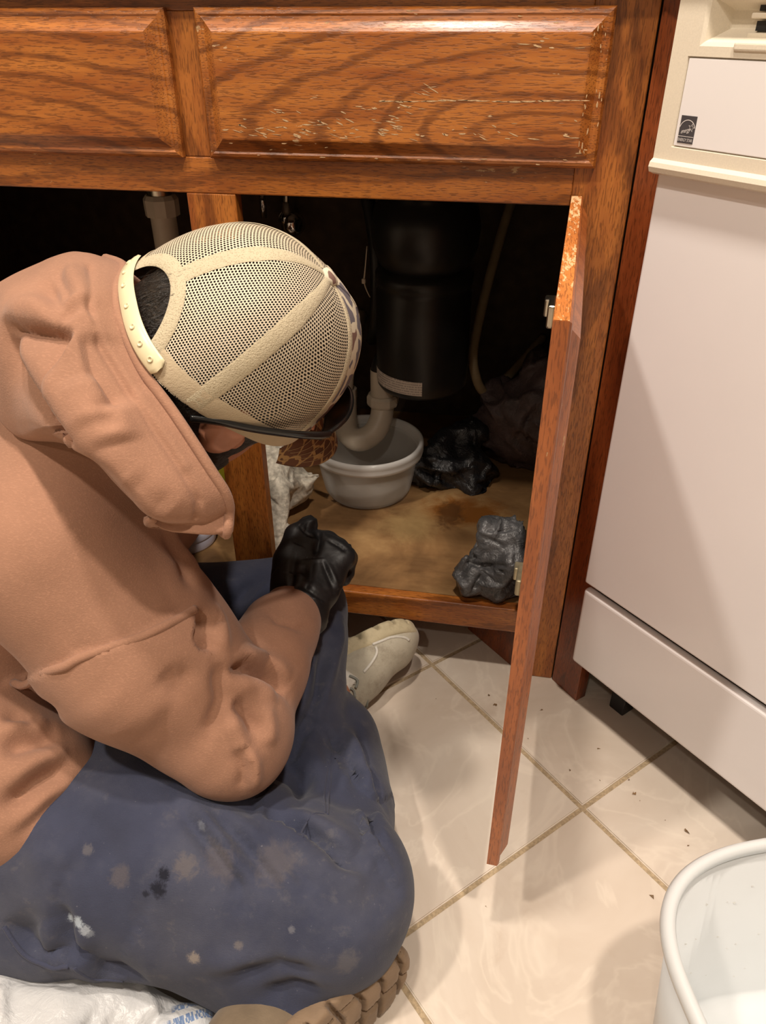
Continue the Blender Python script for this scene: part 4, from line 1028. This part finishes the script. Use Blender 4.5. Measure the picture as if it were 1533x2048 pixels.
for pts, w_, a in [
    ([(650, 1440), (700, 1540), (760, 1660), (805, 1770)], .008, -.014), ([(625, 1420), (675, 1520), (735, 1640), (785, 1750)], .010, .010), ([(690, 1440), (735, 1530), (775, 1640)], .009, .010), ([(715, 1430), (750, 1520), (780, 1620)], .007, -.008),
    ([(560, 1640), (620, 1670), (690, 1715), (750, 1750)], .008, -.013), ([(560, 1610), (640, 1655), (720, 1710)], .012, .009), ([(600, 1700), (680, 1750), (740, 1770)], .014, .006),
    ([(345, 1595), (410, 1670), (465, 1760), (480, 1800)], .007, -.011), ([(375, 1600), (440, 1680), (490, 1770)], .009, .010), ([(410, 1610), (500, 1690), (570, 1790)], .007, -.009), ([(450, 1625), (540, 1700), (610, 1790)], .010, .008), ([(500, 1650), (580, 1720), (640, 1790)], .008, -.007),
    ([(120, 1810), (130, 1880), (175, 1930)], .009, -.012), ([(90, 1830), (100, 1900), (130, 1930)], .010, .008), ([(160, 1840), (175, 1900), (210, 1945)], .011, .008), ([(440, 1960), (560, 1935), (650, 1950)], .010, -.009), ([(400, 1940), (520, 1920), (640, 1930)], .012, .006), ([(520, 2000), (580, 1975), (660, 1985)], .009, -.008),
    ([(480, 1290), (520, 1230), (565, 1165)], .008, -.014), ([(455, 1285), (500, 1215), (545, 1150)], .009, .009), ([(425, 1250), (470, 1190), (505, 1150)], .008, -.010),
    ([(690, 1230), (672, 1330), (625, 1450)], .009, .009), ([(660, 1280), (640, 1380), (590, 1490)], .008, -.012), ([(635, 1300), (610, 1400), (565, 1480)], .009, .008), ([(560, 1500), (600, 1560), (590, 1630)], .009, -.010), ([(610, 1470), (640, 1530), (650, 1600)], .010, .007),
    ([(120, 1600), (200, 1660), (230, 1740)], .016, -.007), ([(30, 1720), (120, 1700), (200, 1660)], .016, .006), ([(250, 1820), (330, 1860), (420, 1870)], .03, -.004), ([(560, 1850), (660, 1870), (760, 1850)], .03, .004)]:
    fold(Vp, Np, pts, w_, a)
Np = vnormals(Vp, Qp)
Vp[:, 2] = np.maximum(Vp[:, 2], .0012)
sp = [(pick(Vp, Np, 322, 1745), .0075, (.012, .013, .022), .95), (pick(Vp, Np, 312, 1775), .009, (.012, .013, .022), .95), (pick(Vp, Np, 296, 1792), .004, (.012, .013, .022), .8),
      (pick(Vp, Np, 138, 1838), .006, (.50, .58, .66), .7), (pick(Vp, Np, 152, 1850), .0065, (.50, .58, .66), .7), (pick(Vp, Np, 170, 1862), .006, (.45, .50, .56), .6), (pick(Vp, Np, 186, 1870), .005, (.40, .45, .50), .33),
      (pick(Vp, Np, 385, 1918), .007, (.34, .29, .24), .6), (pick(Vp, Np, 475, 1885), .005, (.28, .24, .20), .33), (pick(Vp, Np, 240, 1745), .012, (.17, .14, .12), .30),
      (pick(Vp, Np, 365, 1730), .013, (.20, .165, .135), .33), (pick(Vp, Np, 440, 1715), .020, (.17, .14, .125), .30), (pick(Vp, Np, 545, 1720), .024, (.16, .135, .12), .30), (pick(Vp, Np, 180, 1700), .006, (.22, .20, .19), .33),
      (pick(Vp, Np, 585, 1855), .004, (.28, .28, .30), .33), (pick(Vp, Np, 700, 1925), .014, (.20, .18, .16), .26), (pick(Vp, Np, 400, 1650), .006, (.24, .26, .30), .33)]
PANT = fabric('navy_work_trousers', (.046, .052, .086), scale=1100, amp=.5, var=.15, extra=dirt(sp, None))
pants = mesh('trousers', Vp, Qp, PANT, person)
NAVY = fabric('navy_seam', (.05, .055, .09), amp=.6)
def seam(name, pts, V_, N_, mat, parent, r_=.0013, lift=.0004, n=40, dbl=0.0):
    P = np.array([pick(V_, N_, *p) for p in pts]); Q_ = crom(P, n)
    out = []
    for q in Q_:
        i = np.argmin(((V_-q)**2).sum(1)); out.append(V_[i]*.0+q-N_[i]*((q-V_[i])@N_[i])+N_[i]*lift)
    out = np.array(out)
    for _ in range(6): out[1:-1] = (out[:-2]+out[1:-1]*2+out[2:])/4
    return tube(name, crom(out[::2], n), r_, mat, parent, 0, 8)
seam('side_seam', [(662, 1500), (655, 1560), (648, 1620)], Vp, Np, NAVY, pants, .0010, .0); seam('side_seam', [(668, 1500), (663, 1560), (656, 1625)], Vp, Np, NAVY, pants, .0010, .0)
seam('side_seam', [(600, 1670), (610, 1640), (648, 1622)], Vp, Np, NAVY, pants, .0010, .0)
seam('hem_seam', [(5, 1860), (40, 1910), (90, 1935), (140, 1930)], Vp, Np, NAVY, pants, .0024, -.001); seam('hem_seam', [(150, 1940), (190, 1965), (250, 1970)], Vp, Np, NAVY, pants, .0024, -.001)

# ---- sweatshirt
f = Field((-.80, -.60, .06), (-.12, .10, .62), .0042)
f.cap(BELLY+np.array([0, -.05, 0]), CHEST+np.array([0, -.04, 0]), .165, .135, .04).cap(BELLY+np.array([0, .05, 0]), CHEST+np.array([0, .05, 0]), .165, .135, .04)
f.cap(CHEST, (SHR+SHL)/2+np.array([.02, 0, .0]), .125, .10, .05).cap(SHR+np.array([-.02, .03, .005]), SHL, .088, .085, .05)
f.cap((SHR+SHL)/2, NECK+np.array([-.01, 0, -.01]), .095, .075, .04)
f.chain([SHR, SHR*.5+ELR*.5+np.array([-.005, -.005, -.0]), ELR], [.092, .084, .066], .03, .03)
f.chain([ELR, ELR*.55+WRR*.45+np.array([0, 0, .01]), ELR*.25+WRR*.75+np.array([0, 0, .008]), WRR+np.array([.0, -.02, .003])], [.060, .047, .041, .035], .004, .02)
f.chain([SHL, ELL, WRL], [.09, .07, .045], .03, .01)
f.cap((-.54, -.42, .21), (-.455, -.445, .185), .095, .085, .04)
f.halfspace((WRR[0], WRR[1]-.004, WRR[2]), (0, 1, .1)) if False else None
Vs, Qs = f.net(2); Ns = vnormals(Vs, Qs)
Vs = wobble(Vs, Ns, .0024, 30, 5); Ns = vnormals(Vs, Qs)
step(Vs, Ns, [(-10, 1385), (30, 1366), (150, 1319), (280, 1272), (345, 1247), (405, 1216)], -.0055, .06, 1)
step(Vs, Ns, [(400, 1216), (398, 1250), (392, 1275), (408, 1300), (445, 1310)], -.016, .02, 1)
Ns = vnormals(Vs, Qs)
for pts, w_, a in [
    ([(430, 1195), (448, 1260), (445, 1300)], .010, .006), ([(440, 1320), (447, 1400), (420, 1480)], .008, -.010), ([(400, 1340), (360, 1365), (325, 1345)], .012, -.007),
    ([(455, 1345), (500, 1335), (545, 1345), (582, 1390)], .007, -.015), ([(460, 1315), (530, 1315), (590, 1355)], .011, .009), ([(470, 1360), (520, 1365), (560, 1400)], .009, .006),
    ([(475, 1395), (505, 1428), (522, 1470)], .007, -.012), ([(450, 1420), (480, 1465), (492, 1510)], .009, .008), ([(535, 1400), (545, 1450), (540, 1500)], .010, .006), ([(500, 1490), (513, 1530), (508, 1585)], .007, .009), ([(482, 1500), (495, 1550), (485, 1590)], .007, -.006),
    ([(0, 1500), (60, 1480), (130, 1470)], .012, -.014), ([(0, 1470), (50, 1455), (110, 1450)], .012, .009), ([(0, 1625), (80, 1565), (160, 1520)], .012, -.018), ([(0, 1580), (80, 1530), (140, 1505)], .012, .010), ([(20, 1690), (110, 1610), (190, 1560)], .010, -.008), ([(0, 1670), (90, 1590), (170, 1545)], .012, .006),
    ([(0, 1430), (60, 1425), (110, 1420)], .010, -.009), ([(250, 1450), (330, 1500), (420, 1530)], .03, -.005), ([(180, 1380), (260, 1440), (330, 1450)], .03, .005), ([(300, 1010), (345, 1060), (385, 1120), (410, 1190)], .012, .006), ([(330, 1050), (370, 1120), (390, 1180)], .008, -.005), ([(522, 1205), (560, 1238), (600, 1252), (640, 1250)], .004, -.004), ([(100, 1480), (200, 1560), (330, 1590)], .02, .004), ([(20, 1760), (120, 1680), (200, 1600)], .006, .004)]:
    fold(Vs, Ns, pts, w_, a)
Ns = vnormals(Vs, Qs)
sweat = mesh('sweatshirt', Vs, Qs, HOOD, person)
seam('shoulder_seam', [(30, 1364), (90, 1342), (150, 1318), (215, 1293), (280, 1270), (345, 1245), (400, 1214)], Vs, Ns, HOOD, sweat, .0042, -.0012, 60)
# ribbed cuff
cd_ = np.array([.01, .93, -.02]); cd_ /= np.linalg.norm(cd_)
V = []; F = []; nu, nv = 120, 14; c_a = WRR-cd_*.046+np.array([-.004, 0, .003]); e1 = np.cross(cd_, (0, 0, 1.0)); e1 /= np.linalg.norm(e1); e2 = np.cross(e1, cd_)
for j in range(nv+1):
    t_ = j/nv; r_ = .0380-.0055*math.sin(t_*1.6)
    if j == nv: r_ -= .006
    for i in range(nu):
        a = 2*math.pi*i/nu; q = r_+.0004*math.cos(44*a)*(t_ < .9); V.append(c_a+cd_*(.050*min(t_, .97/1.0)+.0)+e1*math.cos(a)*q+e2*math.sin(a)*q*.95)
for j in range(nv):
    for i in range(nu): F.append((j*nu+i, j*nu+(i+1) % nu, (j+1)*nu+(i+1) % nu, (j+1)*nu+i))
mesh('cuff', V, F, RIB, sweat)

# ---- hood lying round the neck: lofted from its rim outwards
G = [  # rows of guide points: rim edge -> stitched hem -> body of the hood -> where it tucks under
 [(212, 517, .800), (197, 512, .790), (172, 503, .775), (142, 500, .765), (108, 510, .760), (78, 528, .765), (50, 560, .79)],
 [(247, 533, .735), (215, 522, .722), (170, 512, .705), (120, 515, .690), (70, 535, .685), (10, 560, .690), (-50, 600, .73)],
 [(235, 575, .690), (205, 570, .670), (165, 568, .650), (115, 575, .638), (60, 590, .635), (5, 610, .645), (-50, 650, .69)],
 [(236, 625, .655), (202, 630, .636), (165, 635, .618), (115, 650, .606), (60, 672, .604), (8, 700, .615), (-40, 740, .665)],
 [(258, 685, .628), (215, 700, .610), (180, 715, .594), (130, 735, .584), (80, 760, .583), (30, 790, .594), (-10, 820, .645)],
 [(290, 748, .606), (245, 765, .589), (205, 785, .575), (155, 810, .567), (110, 840, .568), (65, 868, .580), (40, 880, .63)],
 [(340, 815, .592), (290, 835, .575), (245, 858, .562), (195, 880, .557), (155, 893, .562), (130, 895, .578), (120, 893, .62)],
 [(385, 882, .583), (335, 905, .567), (285, 925, .556), (240, 940, .555), (205, 932, .563), (190, 925, .580), (185, 915, .62)],
 [(425, 945, .580), (378, 965, .565), (330, 985, .556), (280, 995, .557), (245, 980, .567), (232, 968, .584), (230, 955, .625)],
 [(452, 988, .584), (405, 1008, .570), (360, 1025, .563), (315, 1035, .566), (285, 1025, .577), (275, 1012, .593), (275, 995, .63)],
 [(459, 1022, .594), (418, 1040, .585), (375, 1045, .582), (338, 1046, .587), (310, 1038, .598), (300, 1025, .612), (300, 1010, .64)],
 [(445, 1060, .612), (415, 1056, .610), (380, 1050, .610), (345, 1045, .615), (322, 1036, .622), (315, 1024, .632), (315, 1010, .65)],
]
TR = [.700, .645, .600, .580, .570, .565, .563, .565, .571, .580, .593, .615]
TO = [0, -.012, -.022, -.026, -.020, -.004, .080]
G3 = [[at(p[0], p[1], TR[i]+TO[j]*(1 if 1 < i < 9 else (.45 if i < 2 else (.8, .5, .25)[i-9]))) for j, p in enumerate(row)] for i, row in enumerate(G)]
# round the far side of the neck back to the start
far = [(-.325, -.19, .455), (-.335, -.15, .49), (-.35, -.115, .535), (-.38, -.09, .57)]
ctr = np.array([-.36, -.22, .50])
for k, p in enumerate(far):
    p = np.array(p); out = p-ctr; out /= np.linalg.norm(out); row = []
    for j, (o_, dz) in enumerate(((0, 0), (.016, .004), (.036, .004), (.055, -.004), (.066, -.022), (.066, -.045), (.05, -.07))): row.append(p+np.array([-.55, .55, .1])*o_*.8+np.array([0, 0, dz]))
    G3.append(row)
G3.append(G3[0])
G3 = np.array(G3)
nS, nV_ = 260, 110
A = np.stack([crom(G3[:, j], nS) for j in range(G3.shape[1])], 1)          # along the rim
A = np.stack([crom(A[i], nV_) for i in range(nS)], 0)
Vq = A.reshape(-1, 3); Qq = np.array([(i*nV_+j, i*nV_+j+1, (i+1)*nV_+j+1, (i+1)*nV_+j) for i in range(nS-1) for j in range(nV_-1)])
Nq = vnormals(Vq, Qq)
if np.mean(Nq[:nV_*100]@CF) > 0: Qq = Qq[:, ::-1]; Nq = -Nq
Vq = wobble(Vq, Nq, .0012, 45, 9); Nq = vnormals(Vq, Qq)
for pts, am, dc, sd_ in [([(-5, 634), (60, 632), (120, 640), (157, 652)], -.019, .03, -1), ([(5, 652), (40, 710), (75, 770), (110, 825), (150, 880)], -.022, .05, -1), ([(154, 660), (160, 700), (170, 745), (195, 785), (235, 830)], -.008, .022, 1)]:
    step(Vq, Nq, pts, am, dc, sd_)
Nq = vnormals(Vq, Qq)
for pts, w_, a in [
    ([(0, 612), (60, 610), (120, 618), (150, 630)], .012, .007),
    ([(30, 660), (70, 720), (110, 790), (150, 850), (200, 920)], .012, .006),
    ([(150, 740), (180, 800), (200, 850)], .012, .007), ([(215, 800), (235, 850), (245, 890)], .014, .008), ([(225, 790), (222, 830), (232, 860)], .007, -.004), ([(80, 545), (110, 590), (145, 640)], .009, -.010), ([(130, 520), (145, 570), (152, 620)], .010, .008), ([(108, 520), (125, 560), (142, 600)], .007, -.009),
    ([(182, 525), (184, 600), (205, 690), (260, 780), (310, 850), (370, 940), (403, 1005), (395, 1045)], .0032, -.0032), ([(192, 640), (215, 700), (268, 775), (320, 850), (375, 930)], .005, .002), ([(250, 960), (300, 1000), (350, 1030)], .012, -.004)]:
    fold(Vq, Nq, pts, w_, a, taper=abs(a) > .0033)
for _ in range(2): Vq = relax(Vq, Qq, .4)
hood = mesh('hood', Vq, Qq, HOOD, sweat)
sm = hood.modifiers.new('thickness', 'SOLIDIFY'); sm.thickness = .007; sm.offset = -1
rimp = A[:, 0]; tube('hood_rim', np.concatenate([rimp[::3]]), .0042, HOOD, hood, 0, 10, cap=False)

# ---- glove (right hand, loose fist on the knee)
ga = np.array([.02, .90, .38]); ga /= np.linalg.norm(ga)
gw = np.array([1.0, -.02, -.10]); gw -= ga*(gw@ga); gw /= np.linalg.norm(gw); gn = np.cross(gw, ga)
def G_(a, w_, n): return WRR+np.array([.002, .004, .004])+ga*a+gw*w_+gn*n
f = Field(G_(.05, 0, 0)-.11, G_(.05, 0, 0)+.11, .0019)
f.cap(G_(-.010, .008, -.002), G_(.010, .006, 0), .031, .030, .01).ell(G_(.046, .004, 0), (.052, .042, .021), (ga, gw, gn), k=.012)
f.rbox(G_(.050, .006, .0), (.040, .036, .015), (ga, gw, gn), .012, k=.012)
for i, (w_, a0_, l1) in enumerate(((-.008, .082, .038), (.010, .086, .040), (.027, .081, .037), (.042, .071, .031))):
    def dr(deg): return ga*math.cos(math.radians(deg))-gn*math.sin(math.radians(deg))
    m0 = G_(a0_, w_, .004); m1 = m0+dr(48+4*i)*l1; m2 = m1+dr(140)*l1*.62; m3 = m2+dr(205)*l1*.45
    f.cap(m0, m1, .0125, .0115, .012).cap(m1, m2, .0112, .0102, .004).cap(m2, m3, .0100, .0088, .003)
f.cap(G_(.016, -.018, -.004), G_(.055, -.027, .004), .020, .0165, .012).cap(G_(.055, -.027, .004), G_(.088, -.024, .010), .0160, .0140, .006).cap(G_(.088, -.024, .010), G_(.108, -.012, .006), .0140, .0110, .004)
f.d = smax(f.d, np.float32(0)+f.d, 0)
Vg, Qg = f.net(2); Ng = vnormals(Vg, Qg)
for pts, w_, a in [([(646, 1036), (640, 1070), (628, 1110)], .004, -.006), ([(628, 1110), (622, 1150), (600, 1180)], .005, -.004), ([(640, 1110), (665, 1150), (675, 1195)], .003, -.003), ([(650, 1110), (680, 1160), (685, 1190)], .003, .002), ([(590, 1100), (585, 1140), (580, 1180)], .004, -.003), ([(600, 1160), (630, 1180), (660, 1210)], .004, -.003), ([(570, 1170), (600, 1175), (640, 1195)], .003, .0025), ([(655, 1070), (680, 1085), (700, 1100)], .003, -.003), ([(660, 1050), (680, 1065)], .003, -.0025)]:
    fold(Vg, Ng, pts, w_, a)
Ng = vnormals(Vg, Qg); Vg = creases(Vg, Qg, 60, .0016, .0016, .03, 8)
tag(mesh('glove', Vg, Qg, BLACKR, person), 'black nitrile glove on the loosely closed hand')

# ---- shoes
SHO = fabric('scuffed_white_leather', (.46, .42, .33), rough=.7, scale=300, amp=.4, var=.25, extra=lambda b, c: b.mix(b.math('MULTIPLY', b.ramp(b.noise(b.obj(), 28, 5, .7), [(.45, 0.0), (.7, 1.0)]), .7), c, (.20, .165, .12)))
SOLE = fabric('dirty_cream_sole', (.50, .43, .28), rough=.6, scale=200, amp=.4, var=.2, extra=lambda b, c: b.mix(b.math('MULTIPLY', b.ramp(b.noise(b.obj(), 35, 4, .7), [(.5, 0.0), (.72, 1.0)]), .6), c, (.26, .20, .12)))
SOLE2 = fabric('brown_dirty_sole', (.24, .165, .105), rough=.7, scale=200, amp=.5, var=.25)
SOLE3 = fabric('grimy_brown_leather', (.20, .15, .10), rough=.8, scale=300, amp=.4, var=.25)
LACE = plain('grey_lace', (.24, .25, .22), .9, bump=.4, bscale=700)
def shoe(name, toe, tl, sn, label, solem, upm=None, lugs=True):
    tl = np.array(tl, float); tl /= np.linalg.norm(tl); sn = np.array(sn, float); sn -= tl*(sn@tl); sn /= np.linalg.norm(sn); sd = np.cross(tl, sn)
    toe = np.array(toe, float)
    def P(l, s_, d): return toe-tl*l+sn*s_+sd*d            # l back from the toe tip, s towards the sole
    c = P(.14, 0, 0)
    f = Field(c-.19, c+.19, .0028)
    f.cap(P(.050, .002, .003), P(.10, .0, .0), .036, .040, .02).cap(P(.10, -.002, 0), P(.20, -.004, 0), .038, .036, .02).ell(P(.058, .006, .004), (.058, .034, .047), (tl, sn, sd), k=.01)
    f.cap(P(.215, -.01, 0), P(.225, -.075, 0), .038, .040, .025).cap(P(.12, -.018, 0), P(.19, -.05, 0), .030, .034, .03).ell(P(.225, .01, 0), (.045, .035, .036), (tl, sn, sd), k=.015)
    f.halfspace(P(0, .024, 0), sn, .004); f.halfspace(P(.20, -.085, 0), -sn, .003); f.halfspace((0, 0, .0010), (0, 0, -1), .0)
    V_, Q_ = f.net(2); V0_, Q0_ = V_, Q_; up_ = mesh(name, V_, Q_, upm or SHO, person); tag(up_, label)
    f = Field(c-.19, c+.19, .0026)
    X, Y, Z = f.grid((slice(None),)*3); q = [X-toe[0], Y-toe[1], Z-toe[2]]
    l_ = -(q[0]*tl[0]+q[1]*tl[1]+q[2]*tl[2]); s_ = q[0]*sn[0]+q[1]*sn[1]+q[2]*sn[2]; d_ = q[0]*sd[0]+q[1]*sd[1]+q[2]*sd[2]
    lt = np.clip((l_-.052)/(.235-.052), 0, 1); wd = .050-.010*np.sin(np.pi*np.clip(lt*1.1, 0, 1))**2-.010*lt
    out = np.sqrt((l_-.052-lt*.183)**2+(d_-.003+.006*lt)**2)-wd
    sp_ = s_+.020*np.clip((.075-l_)/.075, 0, 1)**2
    D = smax(out, np.abs(sp_-.026)-.012, .006)
    if lugs:
        gr = np.minimum(np.abs(((l_+.3*np.abs(d_)) % .025)-.0125)-.0026, np.abs(np.abs(d_)-.018)-.0020)
        D = smax(D, -smax(gr, .0290-sp_, .0), .001)
    f.d = D.astype(np.float32); f.halfspace((0, 0, .0008), (0, 0, -1), 0)
    V_, Q_ = f.net(1); mesh('sole', V_, Q_, solem, up_)
    for k in range(4):
        l0 = .100+.021*k; hh = -.038-.012*k
        tube('lace', [P(l0, hh+.012, -.030), P(l0-.003, hh-.004, -.014), P(l0, hh-.008, 0), P(l0+.003, hh-.004, .014), P(l0, hh+.012, .030)], .0021, LACE, up_, 16, 7)
    return up_, V0_, Q0_
shoe1 = shoe('shoe', (-.108, -.004, .056), (.70, .70, .0), (-.62, .46, .62), 'scuffed off-white shoe with toe towards the cabinet', SOLE)
up1, V1, Q1 = shoe1; N1 = vnormals(V1, Q1)
WHL = plain('white_leather_patch', (.60, .57, .50), .5, bump=.2, bscale=200)
def patch(name, quad, mat, parent, nx=10, ny=10, lift=.0022):
    P = np.zeros((nx, ny, 3)); q = np.array(quad, float)
    for i in range(nx):
        for j in range(ny):
            a, b_ = i/(nx-1), j/(ny-1); p = (q[0]*(1-a)+q[1]*a)*(1-b_)+(q[3]*(1-a)+q[2]*a)*b_; P[i, j] = pick(V1, N1, *p)
    for _ in range(6): P[1:-1, 1:-1] = (P[:-2, 1:-1]+P[2:, 1:-1]+P[1:-1, :-2]+P[1:-1, 2:])/4
    for _ in range(3): P[1:-1, 0] = (P[:-2, 0]+P[2:, 0])/2; P[1:-1, -1] = (P[:-2, -1]+P[2:, -1])/2; P[0, 1:-1] = (P[0, :-2]+P[0, 2:])/2; P[-1, 1:-1] = (P[-1, :-2]+P[-1, 2:])/2
    V_ = P.reshape(-1, 3); F_ = np.array([(i*ny+j, i*ny+j+1, (i+1)*ny+j+1, (i+1)*ny+j) for i in range(nx-1) for j in range(ny-1)]); n_ = vnormals(V_, F_)
    if np.mean(n_@CF) > 0: n_ = -n_; F_ = F_[:, ::-1]
    o = mesh(name, V_+n_*lift, F_, mat, parent); m_ = o.modifiers.new('thickness', 'SOLIDIFY'); m_.thickness = .0025; m_.offset = -1; return o
patch('eyelet_panel', [(668, 1360), (690, 1330), (722, 1352), (698, 1385)], WHL, up1)
seam('lace', [(690, 1335), (686, 1350), (686, 1362)], V1, N1, LACE, up1, .0018, .0040, 14)
seam('lace', [(700, 1346), (712, 1350), (720, 1362), (716, 1378)], V1, N1, LACE, up1, .0018, .0035, 18)
seam('lace', [(704, 1372), (714, 1382), (716, 1392)], V1, N1, LACE, up1, .0016, .0025, 14)
seam('toe_cap_seam', [(745, 1282), (765, 1274), (790, 1268), (815, 1270), (826, 1282)], V1, N1, WHL, up1, .0022, .0002, 24)
seam('toe_cap_seam', [(735, 1345), (750, 1318), (760, 1300), (748, 1285)], V1, N1, WHL, up1, .0022, .0002, 20)
shoe('shoe', (-.240, -.668, .050), (-.60, -.80, .0), (.78, -.60, .15), 'dirty shoe tucked under the near knee, brown tread outwards', SOLE2, SOLE3)

# ================================================================== WHITE SHOPPING BAG ON THE FLOOR
def white_bag_mat():
    b = NB('white_thin_plastic'); o = b.obj(); n = b.noise(o, 40, 5, .6, 1.2); n2 = b.noise(o, 130, 3)
    x, y, z = b.sep(b.map(o, rot=(0, 0, .95)))
    rowf = b.math('FRACT', b.math('MULTIPLY', x, 62.0)); row = b.ramp(rowf, [(.55, 1.0), (.6, 0.0)], 'CONSTANT')
    gl_ = b.ramp(b.noise(b.comb(b.math('FLOOR', b.math('MULTIPLY', x, 62.0*4)), b.math('MULTIPLY', y, 330.0), 0.0), 1.0, 1), [(.45, 0.0), (.5, 1.0)])
    reg = b.spot((-.235, -.555, .03), .036, .2, (1, .7, .5), .6)
    ink = b.math('MULTIPLY', b.math('MULTIPLY', row, gl_), reg)
    c = b.mix(b.math('MULTIPLY', ink, .85), (.74, .75, .76), (.10, .22, .48))
    sh = b.bsdf(Base_Color=c, Roughness=.3, Normal=b.bump(b.math('ADD', n, b.math('MULTIPLY', n2, .3)), .5, .005))
    return b.done(b.n('ShaderNodeMixShader', Fac=.22, i1=sh, i2=b.n('ShaderNodeBsdfTranslucent', Color=(.8, .8, .8, 1))))
tag(blob('shopping_bag', [((-.70, -.64, .03), (-.36, -.625, .03), .060, .050), ((-.62, -.580, .026), (-.36, -.577, .026), .046, .044), ((-.42, -.580, .024), (-.248, -.563, .020), .044, .030)], white_bag_mat(), None, .0045, .03, (.004, .09), 41, .0008, fine=.15, cre=(90, .005, .007, .09)), 'white plastic shopping bag with blue print lying by the near leg', 'shopping bag')
# crumbs and dirt on the tiles
CRM = plain('crumbs', (.22, .13, .06), .9, var=.4)
V = []; F = []
for px, py, s_ in ((978, 1390, 1.6), (992, 1409, 2.2), (873, 1398, 1.1), (1057, 1477, 1.2), (1197, 1497, 1.2), (1372, 1662, 3.4), (1378, 1690, 1.3), (1271, 1587, 2.4), (1280, 1600, 1.2), (972, 1812, 1.2), (1303, 1793, 1.8), (1140, 1540, 1.2), (1200, 1560, 1.0), (1085, 1420, 1.4), (760, 1362, 1.5), (1260, 1560, 1.0), (1330, 1640, 1.0)):
    d_ = at(px, py, 1.0)-CAM; p = CAM+d_*((0.0008-CAM[2])/d_[2]); o_ = len(V); s_ *= .0011
    for q in range(7): V.append((p[0]+s_*rng.normal()*.7, p[1]+s_*rng.normal()*.7, .0004+s_*rng.uniform(0, .9)))
    F += [(o_+a, o_+b_, o_+c) for a, b_, c in ((0, 1, 2), (1, 3, 2), (2, 3, 4), (4, 5, 6), (0, 2, 5), (1, 6, 3))]
tag(mesh('crumbs', V, F, CRM, None, False), 'brown crumbs and grit scattered on the cream tiles', 'crumbs', kind='stuff')
